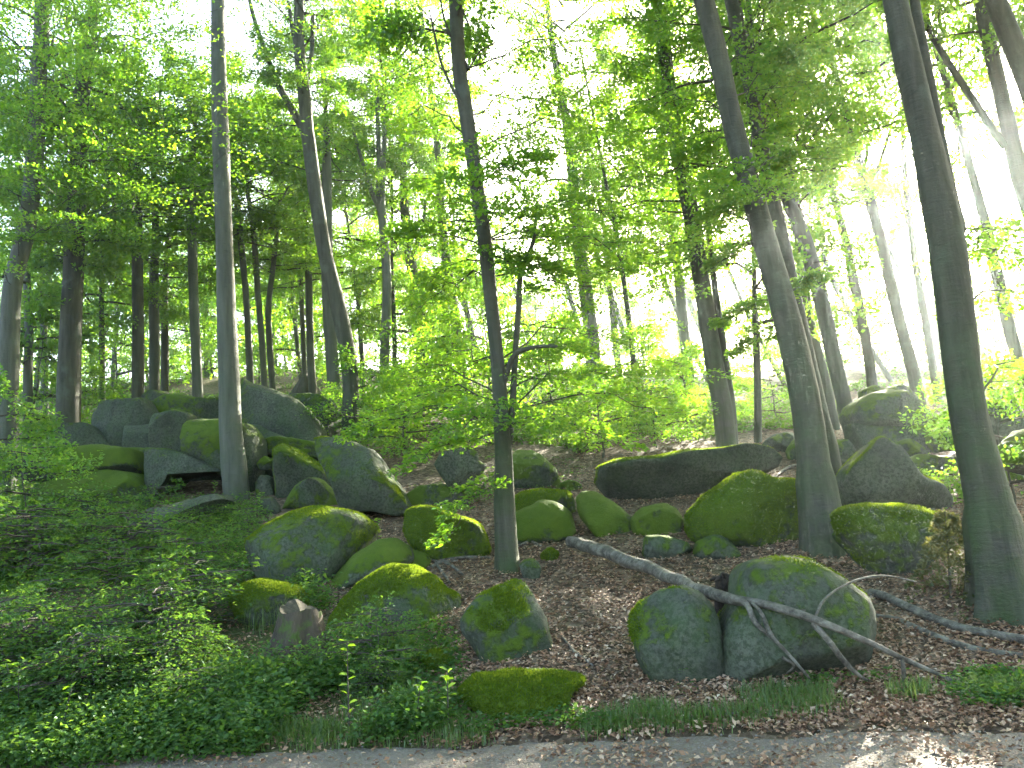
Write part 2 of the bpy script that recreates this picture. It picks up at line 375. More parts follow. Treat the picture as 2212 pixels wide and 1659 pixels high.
def project(P):
    d = P - CO; z = d @ cF; return 1106 + FPX * (d @ cR) / z, 829.5 - FPX * (d @ cU) / z
PT = np.stack([X, Y, Z], -1).reshape(-1, 3)
pu, pv = project(PT); front = PT[:, 1] > 3
green = (inpoly(pu, pv, GREEN_POLY) & front) * 0.55
green = np.maximum(green, np.clip((PT[:, 1] - 26) / 10, 0, 1) * 0.35)
Zt = (Z - 0.05 * path_in(X, Y)).reshape(-1)
V = np.stack([PT[:, 0], PT[:, 1], Zt], -1)
nx, ny = len(gx), len(gy); a = (np.arange(ny - 1)[:, None] * nx + np.arange(nx - 1)[None]).ravel()
F = np.stack([a, a + 1, a + nx + 1, a + nx], -1)
link('ground', mesh('ground', V, F, [M_SOIL], vattr={'green': green}), kind='structure')
pxs = axis([(-60, -9, 3), (-9, 7, 0.07), (7, 60, 3)]); ys = axis([(1.6, 4.6, 0.4), (4.6, 9.2, 0.06)])
X, Y = np.meshgrid(pxs, ys); m = path_in(X, Y)
q = np.stack([X, Y, 0 * X], -1)
Z = hz(X, Y) + 0.006 * fbm(q * 9, 31, 2) * m - 0.09 * (1 - m)
nx, ny = len(pxs), len(ys); a = (np.arange(ny - 1)[:, None] * nx + np.arange(nx - 1)[None]).ravel()
F = np.stack([a, a + 1, a + nx + 1, a + nx], -1); mm = m.ravel(); F = F[(mm[F] > 0).any(1)]
link('path', mesh('path', np.stack([X, Y, Z], -1).reshape(-1, 3), F, [M_PATH]), kind='structure')

# ------------------------------------------------------------------ boulders
# (outline in picture units, distance or None = where its foot meets the ground, depth factor, lean, moss, facets, label)
# lean > 0: the face slopes back; < 0: the face overhangs
def smooth_closed(P, n, crisp=0.45):
    P = np.asarray(P, float); k = len(P); Q = np.vstack([P[-1:], P, P[:2]])
    t = np.linspace(0, k, n, endpoint=False); i = t.astype(int); f = (t - i)[:, None]
    a, b, c, d = Q[i], Q[i + 1], Q[i + 2], Q[i + 3]
    s = 0.5 * (2 * b + (c - a) * f + (2 * a - 5 * b + 4 * c - d) * f ** 2 + (3 * b - a - 3 * c + d) * f ** 3)
    return (1 - crisp) * s + crisp * (b * (1 - f) + c * f)
BIDX = 0
def boulder(outline, D, depth, lean, moss, facet, label, tuft=0, p=2.7, grp=None, name='boulder', bury=True):
    global BIDX; BIDX += 1; seed = BIDX * 13; r = np.random.default_rng(seed)
    o = np.asarray(outline, float)
    autoD = D is None
    if D is None:
        b = o[np.argmax(o[:, 1])]; g = ground(o[:, 0].mean() * 0.5 + b[0] * 0.5, b[1])[0]
        wpx = o[:, 0].max() - o[:, 0].min(); D = g[1] + 0.22 * depth * wpx / FPX * g[1]
    if np.ndim(D) == 0: D = float(D)
    on_ground = bury and autoD
    if on_ground:                                   # the foot goes on below the soil
        y0, y1 = o[:, 1].min(), o[:, 1].max(); fr = np.clip((o[:, 1] - (y0 + 0.6 * (y1 - y0))) / (0.4 * (y1 - y0)), 0, 1); o = o.copy()
        o[:, 1] += fr * 0.22 * (y1 - y0); o[:, 0] += (o[:, 0] - o[:, 0].mean()) * 0.12 * fr
    if not autoD: p = 4.6
    o = o.mean(0) + (o - o.mean(0)) * (1.03 if autoD else 1.10)
    P3 = at(o[:, 0], o[:, 1], D); wid = P3[:, 0].max() - P3[:, 0].min(); hgt = P3[:, 2].max() - P3[:, 2].min()
    xz = smooth_closed(P3[:, [0, 2]], 72, 0.45 if autoD else 0.85); c = xz.mean(0)
    a = np.linspace(-1, 1, 33) * math.radians(88.5); e = 2 / p
    t = np.sign(a) * np.abs(np.sin(a)) ** e; s = np.cos(a) ** e
    dep = depth * min(wid, 1.5 * hgt + 0.2 * wid)
    A = np.arange(33)[:, None]
    x = c[0] + (xz[None, :, 0] - c[0]) * s[:, None]; z = c[1] + (xz[None, :, 1] - c[1]) * s[:, None]
    y = D + dep / 2 * t[:, None] + lean * (z - c[1])
    V = np.stack([x, np.broadcast_to(y, x.shape), z], -1)
    C3 = np.array([c[0], D, c[1]]); size = (wid * hgt * dep) ** (1 / 3)
    dr = (V - C3) / [wid / 2, dep / 2, hgt / 2]; dr /= np.linalg.norm(dr, axis=-1)[..., None] + 1e-6
    for k in range(facet):                          # broken faces
        n = r.normal(0, 1, 3) * [0.6, 1.2, 0.5]; n[1] = -abs(n[1]) - .2 if k % 4 else n[1]; n /= np.linalg.norm(n)
        dist = (V - C3) @ n; lim = dist.max() * r.uniform(0.62, 0.85); ex = np.maximum(dist - lim, 0)
        V = V - ex[..., None] * n * 0.85
    q = V / size
    edge = 1 - np.abs(t)[:, None] ** 6
    V = V + dr * (size * (0.05 * fbm(q * 1.7, seed, 3) + 0.034 * fbm(q * 5, seed + 5, 4))[..., None]) * (0.5 + 0.5 * edge[..., None])
    k = 72; V = V.reshape(-1, 3); i = np.arange(32)[:, None] * k; j = np.arange(k)[None]; j2 = (j + 1) % k
    F = np.stack([i + j, i + j2, i + k + j2, i + k + j], -1).reshape(-1, 4)
    V = np.vstack([V, V[:k].mean(0), V[-k:].mean(0)]); nb = 33 * k
    T1 = np.stack([np.arange(k), np.full(k, nb), (np.arange(k) + 1) % k], -1)
    T2 = np.stack([32 * k + np.arange(k), 32 * k + (np.arange(k) + 1) % k, np.full(k, nb + 1)], -1)
    base = np.array([c[0], D, V[:, 2].min()]); V = V - base
    F = F[:, ::-1]; T1 = T1[:, ::-1]; T2 = T2[:, ::-1]
    me = mesh(name, V, [F, np.vstack([T1, T2])], [M_ROCK])
    nrm = np.empty(len(V) * 3, np.float32); me.vertices.foreach_get('normal', nrm); nrm = nrm.reshape(-1, 3)
    if (nrm * (V - V.mean(0))).sum() < 0:
        me.flip_normals(); me.update(); nrm = -nrm
    g = fbm(V * 1.3 / max(size, 0.4) + seed, seed + 3, 4)
    g2 = fbm(V * 4 / max(size, 0.4) + seed, seed + 9, 3); wn_ = 0.9 if lean < -0.3 else 0.0; val = nrm[:, 2] * (0.55 + wn_ * .6) + wn_ * 0.5 * np.minimum(nrm[:, 1], 0) + g * 1.05 + g2 * 0.5 + (moss - 0.5) * 1.5 - 0.25 * nrm[:, 0] - 0.05
    mo = np.clip(val * 0.75 + 0.42, 0, 1)
    me.attributes.new('moss', 'FLOAT', 'POINT').data.foreach_set('value', mo.astype(np.float32))
    ob = link(name, me, None, base, 0, label, 'boulder' if name == 'boulder' else 'stone', grp)
    if tuft:
        tri = np.vstack([F[:, [0, 1, 2]], F[:, [0, 2, 3]]]); A_ = V[tri]
        ar = np.linalg.norm(np.cross(A_[:, 1] - A_[:, 0], A_[:, 2] - A_[:, 0]), axis=1) / 2 * np.clip((mo[tri].mean(1) - 0.5) * 5, 0, 1)
        ar = ar * (base[1] + A_[:, :, 1].mean(1) < D + dep * 0.35)
        n = int(min(tuft, ar.sum() * 16000))
        if n > 50:
            f = r.choice(len(tri), n, p=ar / ar.sum()); b = r.dirichlet((1, 1, 1), n)
            Pp = (V[tri[f]] * b[..., None]).sum(1); nn = nrm[tri[f]].mean(1); nn /= np.linalg.norm(nn, axis=1)[:, None] + 1e-6
            d = nn + r.normal(0, 0.5, (n, 3)) + [0, 0, 0.2]; d /= np.linalg.norm(d, axis=1)[:, None]
            sd_ = np.cross(d, r.normal(0, 1, (n, 3))); sd_ /= np.linalg.norm(sd_, axis=1)[:, None]
            L = r.uniform(0.012, 0.032, n)[:, None]; W = L * 0.28
            VV = np.stack([Pp - sd_ * W - nn * 0.005, Pp + sd_ * W - nn * 0.005, Pp + d * L], 1).reshape(-1, 3)
            link('moss', mesh('moss', VV, np.arange(n * 3).reshape(n, 3), [M_MOSST], False, {'tint': r.uniform(0, 1, n)}), ob, kind='stuff')
    return ob

BL = [
 # left pile, back to front
 ([(315,853),(330,845),(354,846),(372,866),(361,880),(328,882),(315,872)], 21.5, .9, .1, .25, 4, 'small grey cracked stone topping the left rock pile'),
 ([(323,886),(372,858),(407,858),(442,864),(486,867),(520,880),(515,925),(451,922),(383,912),(336,906)], 20.6, .8, .35, .25, 3, 'smooth grey slab lying across the top of the left pile'),
 ([(196,906),(200,893),(224,875),(262,869),(315,866),(328,886),(339,906),(340,970),(293,985),(240,988),(202,921)], 19.8, .55, .08, .22, 3, 'tall flat-faced pale grey boulder at the left of the pile'),
 ([(134,937),(152,919),(183,919),(205,928),(222,946),(242,970),(236,985),(196,990),(150,985),(134,968)], 19.3, .8, -.3, .2, 4, 'low dark undercut boulder at the far left end of the pile'),
 ([(520,820),(545,833),(600,850),(640,868),(665,893),(690,925),(700,950),(705,985),(640,1000),(560,990),(520,960),(490,900),(503,835)], 20.2, .7, .35, .3, 3, 'huge peaked grey boulder behind the pale smooth trunk'),
 ([(625,868),(640,856),(690,855),(720,876),(742,905),(748,935),(700,950),(670,930),(640,890)], 21.6, .8, .3, .3, 4, 'rough brown grey boulder behind the peaked boulder'),
 ([(337,912),(345,899),(385,893),(416,899),(412,960),(410,984),(370,982),(338,976),(333,945)], 17.9, .9, -.12, .3, 4, 'split dark block with a mossy lid, left half of the cracked pair'),
 ([(416,899),(440,905),(482,913),(539,924),(556,950),(562,1003),(558,1068),(530,1078),(505,1045),(468,1012),(418,986),(411,950)], 17.7, .8, -.12, .34, 3, 'rounded dark block with mossy shoulder behind the pale trunk'),
 ([(336,976),(416,985),(475,1010),(500,1022),(440,1024),(375,1030),(358,1056),(352,1085),(338,1085),(334,1010)], 17.6, .7, -.1, .08, 2, 'pale blue grey block wedged under the split dark blocks'),
 ([(561,956),(596,946),(640,950),(684,958),(700,969),(690,990),(644,980),(596,982),(560,978)], 18.6, .9, .2, .5, 3, 'flat grey slab below the huge peaked boulder'),
 ([(594,1000),(609,983),(631,972),(644,976),(673,996),(705,1015),(735,1060),(745,1100),(690,1110),(620,1108),(600,1065),(585,1025)], 17.0, .9, -.55, .52, 3, 'dark boulder with a bright moss cap inside the pile gap'),
 ([(558,1003),(572,986),(590,996),(594,1014),(566,1018)], 17.4, .9, .1, .5, 3, 'small grey stone jammed in the pile gap, uppermost'),
 ([(556,1045),(565,1030),(583,1030),(592,1070),(584,1095),(558,1090)], 16.9, .9, .1, .3, 3, 'narrow upright grey stone between trunk and dark moss-capped boulder'),
 ([(560,1087),(575,1074),(592,1078),(606,1102),(590,1116),(563,1114)], None, .9, .1, .2, 3, 'bare round grey stone at the foot of the pile gap'),
 ([(622,1102),(635,1075),(649,1051),(679,1035),(693,1040),(717,1062),(750,1099),(684,1106)], 15.9, .9, -.1, .55, 2, 'dome-shaped stone with moss rim tucked below the leaning slab'),
 ([(691,956),(739,953),(772,963),(805,978),(829,1013),(860,1051),(890,1100),(860,1110),(800,1098),(756,1104),(735,1050),(705,1000)], 14.7, .8, .3, .42, 3, 'large leaning grey slab with mossy right flank and dark underside'),
 ([(765,1085),(830,1080),(880,1088),(878,1150),(860,1165),(815,1168),(772,1140)], 15.5, .6, -.2, .2, 3, 'added stone set back under the large leaning slab for its shaded underside'),  # added stone, set back in shadow to stand in for the slab's underside
 ([(40,1000),(85,978),(160,972),(225,968),(284,974),(304,1003),(312,1035),(250,1045),(120,1040),(60,1030)], 17.8, .8, .2, .6, 4, 'broad moss-draped ledge under the low dark boulder'),
 ([(70,1062),(150,1026),(230,1016),(290,1022),(318,1045),(320,1085),(220,1105),(120,1105),(80,1090)], None, .8, .35, .62, 4, 'mossy grey ledge half sunk in undergrowth on the left'),
 ([(290,1132),(320,1100),(400,1080),(470,1066),(495,1085),(450,1110),(380,1136),(310,1142)], None, .9, .9, .15, 3, 'pale flat slab tilting toward the pale trunk foot'),
 ([(80,1120),(200,1096),(290,1088),(305,1104),(240,1136),(120,1150)], None, .9, .7, .45, 3, 'low blue grey slab in the undergrowth left of the pale slab'),
 ([(300,930),(420,915),(560,930),(640,960),(640,1050),(520,1080),(380,1060),(300,1010)], 19.6, .5, .2, .2, 4, 'shadowed stone core seen in the gaps of the left pile'),
 ([(170,985),(250,975),(345,975),(350,1060),(260,1075),(180,1050)], 18.6, .6, .2, .45, 4, 'mossy stone between the ledge and the pale wedged block'),
 # middle
 ([(540,1165),(590,1120),(640,1100),(700,1097),(760,1112),(805,1140),(800,1175),(760,1205),(720,1232),(680,1252),(600,1245),(555,1215)], None, .8, .9, .66, 5, 'broad mossy slab sloping down with a bare grey patch'),
 ([(747,1190),(755,1170),(778,1155),(811,1168),(815,1190),(780,1212),(750,1208)], None, .9, .5, .4, 3, 'small grey stone resting on the right of the broad sloping slab'),
 ([(715,1240),(750,1213),(790,1188),(815,1170),(846,1163),(882,1183),(888,1212),(820,1240),(730,1256)], None, .9, .6, .62, 3, 'ridged low mossy rock below the leaning slab'),
 ([(843,1216),(864,1196),(892,1188),(923,1200),(930,1222),(895,1232),(850,1230)], None, .9, .3, .8, 2, 'small rounded mossy stone at the end of the ridged rock'),
 ([(877,1130),(880,1105),(908,1094),(943,1096),(975,1108),(1010,1120),(1040,1138),(1054,1180),(1035,1199),(990,1208),(940,1197),(905,1182),(880,1152)], None, .9, -.25, .8, 3, 'bright green mossy boulder left of the central trunk'),
 ([(947,1005),(962,983),(1010,966),(1030,979),(1032,996),(1047,1005),(1030,1032),(1005,1052),(975,1052),(955,1022)], 14.6, .8, -.4, .25, 5, 'dark angular boulder overhanging behind the leafy branches'),
 ([(880,1075),(910,1050),(960,1045),(1000,1060),(1010,1085),(960,1098),(900,1096)], None, .9, .3, .35, 4, 'grey stone behind the bright green mossy boulder'),
 ([(1100,1000),(1116,972),(1149,974),(1182,996),(1199,1018),(1205,1042),(1171,1055),(1130,1057),(1102,1045)], None, .9, -.1, .72, 3, 'dark mossy boulder just right of the central trunk, uphill'),
 ([(1205,1050),(1215,1040),(1230,1036),(1255,1047),(1248,1057),(1212,1058)], None, 1, .1, .85, 3, 'tiny tufted mossy stone on the brown leafy gully'),
 ([(1108,1082),(1127,1064),(1166,1058),(1225,1061),(1237,1078),(1238,1112),(1200,1118),(1160,1118),(1110,1112)], None, .7, .2, .85, 2, 'flat-topped mossy block right of the central trunk'),
 ([(1108,1112),(1165,1082),(1203,1086),(1232,1110),(1238,1142),(1203,1154),(1137,1160),(1106,1158)], None, .7, .5, .8, 2, 'low mossy hump in front of the flat-topped block'),
 ([(1247,1080),(1261,1063),(1291,1062),(1330,1088),(1362,1120),(1350,1148),(1290,1145),(1252,1114)], None, .7, .7, .72, 2, 'low mossy rock sloping beside the brown leafy gully'),
 ([(1170,1198),(1187,1185),(1205,1194),(1198,1208),(1176,1209)], None, 1, .1, .95, 1, 'fist-sized moss cushion on brown leaves right of the central trunk'),
 ([(1122,1222),(1135,1209),(1152,1208),(1169,1226),(1160,1243),(1132,1241)], None, 1, .2, .35, 2, 'small dark stone against the foot of the central trunk'),
 # right middle
 ([(1306,1040),(1308,1012),(1345,1000),(1400,996),(1470,986),(1540,978),(1590,971),(1640,978),(1660,995),(1655,1012),(1630,1024),(1580,1030),(1540,1052),(1500,1082),(1430,1092),(1370,1087),(1330,1068)], 14.4, .6, -.9, .5, 1, 'long beam-shaped mossy boulder propped across other stones'),
 ([(1365,1122),(1390,1098),(1430,1088),(1458,1098),(1474,1125),(1455,1152),(1400,1154),(1372,1144)], None, .9, .2, .75, 2, 'rounded mossy stone propping the left end of the beam boulder'),
 ([(1490,1112),(1510,1085),(1560,1045),(1600,1024),(1628,1025),(1660,1037),(1700,1040),(1745,1045),(1755,1100),(1745,1145),(1700,1164),(1640,1170),(1580,1162),(1530,1157),(1500,1142)], None, .8, -.1, .78, 2, 'big humped mossy boulder under the right end of the beam boulder'),
 ([(1393,1168),(1400,1158),(1440,1159),(1482,1172),(1488,1192),(1450,1200),(1396,1199)], None, .9, .1, .4, 4, 'squat dark stone above the long fallen branch'),
 ([(1503,1180),(1510,1168),(1535,1155),(1555,1157),(1594,1175),(1592,1194),(1560,1200),(1508,1199)], None, .9, .1, .5, 3, 'low stone with moss edge below the humped boulder'),
 ([(1799,1001),(1810,986),(1856,958),(1879,966),(1910,990),(1956,1028),(2009,1047),(2040,1066),(2043,1082),(2029,1098),(1994,1105),(1918,1107),(1826,1110),(1804,1055)], None, .8, -.75, .32, 2, 'dark brown wedge boulder with a sunlit mossy ridge'),
 ([(1805,1114),(1830,1098),(1900,1092),(1930,1089),(1980,1100),(2020,1120),(2042,1142),(2030,1185),(1970,1235),(1920,1245),(1870,1205),(1815,1155)], None, .7, -.1, .66, 3, 'mossy boulder in front of the dark wedge boulder'),
 ([(1803,1156),(1825,1136),(1851,1147),(1889,1188),(1893,1224),(1866,1219),(1832,1193)], None, .6, .3, .3, 2, 'pale stone slab leaning against the mossy boulder near the big trunk'),
 # right pile
 ([(1858,846),(1883,835),(1906,842),(1905,862),(1862,870)], 17.6, .9, .2, .4, 4, 'small pale stone on top of the right rock pile'),
 ([(1895,858),(1918,840),(1945,833),(1964,846),(1970,864),(1930,870)], 17.3, .9, .1, .4, 4, 'dark wedge stone on top of the right rock pile'),
 ([(1838,895),(1850,876),(1879,858),(1910,851),(1948,855),(1986,871),(2013,902),(2015,935),(1970,932),(1900,926),(1845,922)], 16.8, .8, .15, .45, 3, 'great domed boulder of the right rock pile'),
 ([(1846,918),(1930,921),(2012,930),(2014,975),(1990,1000),(1930,995),(1858,985)], 16.5, .7, .1, .25, 4, 'broad grey base block under the domed boulder'),
 ([(1868,966),(1902,949),(1940,963),(1960,990),(1933,1004),(1885,996)], None, .9, .2, .35, 3, 'grey stone at the foot of the right pile, left one'),
 ([(1934,962),(1963,947),(1992,963),(2002,986),(1956,998)], None, .9, .2, .3, 3, 'grey stone at the foot of the right pile, right one'),
 ([(1925,1012),(1986,981),(2044,986),(2066,984),(2068,1012),(2012,1027),(1965,1026)], None, .8, .6, .55, 3, 'low green-tinged flat rock below the right pile'),
 ([(2010,916),(2032,894),(2060,890),(2075,910),(2050,930),(2015,932)], 14.6, .9, .1, .75, 2, 'moss-crowned stone half hidden by the biggest trunk, upper'),
 ([(2010,934),(2045,915),(2080,920),(2085,965),(2035,972),(2014,955)], 14.2, .9, -.2, .55, 3, 'dark mossy stone half hidden by the biggest trunk, lower'),
 ([(2110,885),(2151,860),(2178,855),(2195,895),(2206,917),(2205,955),(2143,960),(2118,925)], 14.6, .8, -.1, .2, 4, 'upright grey boulder right of the biggest trunk'),
 ([(2155,1005),(2182,960),(2212,931),(2260,940),(2280,1010),(2220,1022)], 11.6, .8, .3, .75, 2, 'green mossy boulder cut by the right picture edge'),
 ([(2148,1022),(2178,1002),(2212,996),(2240,1012),(2230,1038),(2170,1040)], None, .8, .2, .6, 3, 'low sunlit stone right of the biggest trunk'),
 ([(1650,958),(1665,942),(1690,934),(1722,940),(1730,965),(1690,974),(1655,972)], None, .9, .2, .35, 4, 'grey stone in the rubble behind the leaning trunk, left one'),
 ([(1700,972),(1722,945),(1745,958),(1750,988),(1710,990)], None, .9, .2, .35, 4, 'pointed stone in the rubble behind the leaning trunk'),
 ([(1760,985),(1790,955),(1830,950),(1850,975),(1835,1000),(1780,1005)], None, .9, .2, .4, 4, 'rounded stone left of the dark wedge boulder, uphill'),
 # front row
 ([(505,1285),(525,1266),(560,1255),(598,1262),(643,1272),(667,1297),(677,1320),(615,1335),(540,1325)], None, .8, .3, .62, 2, 'low yellow-mossed boulder behind the tree stump'),
 ([(734,1318),(763,1283),(784,1259),(839,1225),(893,1229),(934,1249),(958,1277),(986,1290),(988,1316),(962,1340),(907,1338),(822,1342),(746,1336)], None, .8, .35, .75, 3, 'sunlit peaked boulder thick with moss beside the undergrowth'),
 ([(996,1340),(1010,1314),(1030,1294),(1078,1270),(1109,1255),(1136,1262),(1150,1287),(1174,1331),(1189,1386),(1185,1405),(1146,1419),(1105,1424),(1064,1419),(1044,1405),(1020,1378),(999,1361)], None, .8, .1, .32, 3, 'pyramid-shaped grey boulder with mossy left edge'),
 ([(985,1484),(1027,1464),(1112,1455),(1208,1458),(1261,1470),(1232,1500),(1208,1526),(1157,1538),(1112,1549),(1078,1542),(1030,1521)], None, .55, .9, 1.1, 1, 'low flat boulder wholly covered in green moss near the path'),
 ([(915,1415),(948,1409),(987,1434),(955,1447),(925,1438)], None, .9, .4, .9, 2, 'small mossy stone left of the pyramid boulder'),
 ([(1367,1358),(1370,1335),(1390,1305),(1430,1282),(1480,1272),(1515,1286),(1540,1315),(1553,1360),(1557,1420),(1542,1452),(1500,1467),(1450,1463),(1410,1442),(1380,1402)], None, .85, .12, .44, 2, 'egg-shaped grey boulder with a mossy left side'),
 ([(1556,1340),(1575,1290),(1590,1240),(1620,1213),(1700,1204),(1750,1211),(1800,1245),(1850,1285),(1890,1325),(1899,1352),(1877,1402),(1840,1422),(1780,1442),(1700,1452),(1620,1447),(1565,1422),(1550,1375)], None, .8, .08, .36, 3, 'largest front boulder, crossed by the long fallen branch'),
]
TUFTED = {'sunlit peaked': 16000, 'low flat boulder': 16000, 'low yellow': 9000, 'pyramid': 8000, 'egg-shaped': 9000, 'largest front': 9000, 'bright green': 12000,
          'dark brown wedge': 10000, 'mossy boulder in front': 9000, 'big humped': 12000, 'flat-topped': 8000, 'long beam': 12000, 'fist-sized': 2500, 'dark boulder with a bright': 6000, 'small mossy stone left': 2500, 'broad mossy slab': 8000, 'large leaning': 8000}
for b in BL:
    tf = next((n for k, n in TUFTED.items() if b[6].startswith(k)), 0)
    boulder(b[0], b[1], b[2], b[3], b[4], b[5], b[6], tf)
print('boulders', round(time.time() - T0, 1))

# ------------------------------------------------------------------ foliage builders
def limb_curve(p0, az, length, rise, droop, n=6):
    s = np.linspace(0, 1, n)[:, None]
    return p0 + np.concatenate([np.cos(az) * length * s, np.sin(az) * length * s, length * (rise * s - droop * s ** 2)], 1)
def fan_leaves(p0, az, length, n, wfac, size, r, zj=0.05, sag=0.12, full=False, tilt=0.45):
    # many flat sprays at once: arrays p0 (k,3), az (k), length (k); n leaves in each
    k = len(p0); q = r.uniform(0.08, 1, (k, n)) ** 0.8; lat = r.uniform(-1, 1, (k, n))
    wv = wfac * length[:, None] * np.sin(np.clip(q, 0, 1) ** 0.7 * math.pi * 0.93) * lat
    L = length[:, None] * q; ca, sa = np.cos(az)[:, None], np.sin(az)[:, None]
    x = p0[:, None, 0] + ca * L - sa * wv; y = p0[:, None, 1] + sa * L + ca * wv
    z = p0[:, None, 2] - sag * length[:, None] * q ** 2 - 0.1 * np.abs(wv) + r.normal(0, zj, (k, n))
    P = np.stack([x, y, z], -1).reshape(-1, 3)
    A = (az[:, None] + lat * 0.9 + r.normal(0, 0.5, (k, n))).ravel()
    return leaves(P, A, r.uniform(0.75, 1.25, k * n) * size, tilt, full=full, r=r)
def crown_mesh(seed, L, Rm, nl, sub, per, size, low=0.35, top=0.5, full=False, name='crown', rise=(0.25, 0.75), zj=0.13, tilt=0.7, mat=None):
    r = np.random.default_rng(seed); wood = Bag(); p0s, azs, lens = [], [], []
    for i in range(nl):
        f = (i + r.uniform(0, 1)) / nl; z0 = L * f
        prof = (low + (1 - low) * min(1, f / 0.35)) if f < 0.35 else 1 - (1 - top * 0.6) * ((f - 0.35) / 0.65) ** 1.6
        ln = Rm * prof * r.uniform(0.6, 1.15); az = i * 2.39996 + r.normal(0, 0.4)
        ri = r.uniform(*rise) * (0.5 + f); c = limb_curve(np.array([0, 0, z0]), az, ln, ri, ri * 0.55)
        c[1:] += r.normal(0, 0.05 * ln, (5, 3)) * np.linspace(0.3, 1, 5)[:, None]
        V, Q, T = tube(c, np.linspace(0.012 * ln + 0.012, 0.006, 6), 4, lump=0); wood.add(V, Q, T)
        s = np.linspace(0.22, 1.0, sub) + r.uniform(-0.05, 0.05, sub)
        for j, sj in enumerate(s):
            sj = min(max(sj, 0.1), 1.0); ii = sj * 5; k = min(int(ii), 4); p = c[k] + (c[k + 1] - c[k]) * (ii - k)
            a2 = az + (1 if j % 2 else -1) * r.uniform(0.45, 1.15) * (1.05 - 0.75 * sj)
            l2 = r.uniform(0.35, 0.62) * (0.9 + 0.35 * ln) * (1.15 - 0.5 * sj)
            p0s.append(p + [0, 0, r.normal(0, 0.12)]); azs.append(a2); lens.append(l2)
            e = p + np.array([math.cos(a2) * l2 * 0.85, math.sin(a2) * l2 * 0.85, -0.1 * l2])
            V, Q, T = tube(np.array([p, (p + e) / 2 + [0, 0, 0.02], e]), np.array([0.009, 0.006, 0.003]), 3, lump=0, cap=False); wood.add(V, Q)
    VL, FL = fan_leaves(np.array(p0s), np.array(azs), np.array(lens), per, 0.5, size, r, zj, full=full, tilt=tilt)
    VW, QW, TW = wood.arrays(); nL = len(VL)
    Fq = np.vstack([FL, QW + nL]); mi = np.concatenate([np.zeros(len(FL)), np.ones(len(QW) + len(TW))])
    nf = len(FL) // (2 if full else 1); t = r.uniform(0, 1, nf)
    if full: t = np.repeat(t, 2)
    t = np.concatenate([t, np.zeros(len(QW) + len(TW))])
    return mesh(name, np.vstack([VL, VW]), [Fq, TW + nL], [mat or M_LEAF, M_TWIG], False, {'tint': t}, midx=mi)
CR_A = [crown_mesh(100 + i, 15, 4.2, 46, 13, 54, 0.12) for i in range(4)]       # tall crowns of grown trees
CR_B = [crown_mesh(200 + i, 8, 3.3, 29, 10, 66, 0.105, low=0.8, top=0.4, rise=(0.05, 0.4)) for i in range(3)]    # low layered crowns
CR_C = [crown_mesh(300 + i, 2.6, 1.7, 12, 8, 44, 0.085, low=0.9, top=0.35, full=True, rise=(0.0, 0.3)) for i in range(3)]   # saplings
CR_D = [crown_mesh(400 + i, 0.85, 0.62, 11, 5, 15, 0.062, low=0.9, top=0.4, full=True, rise=(0.05, 0.5), zj=0.03, tilt=0.45, mat=M_HERB) for i in range(4)]   # seedling bushes
print('crowns', round(time.time() - T0, 1))

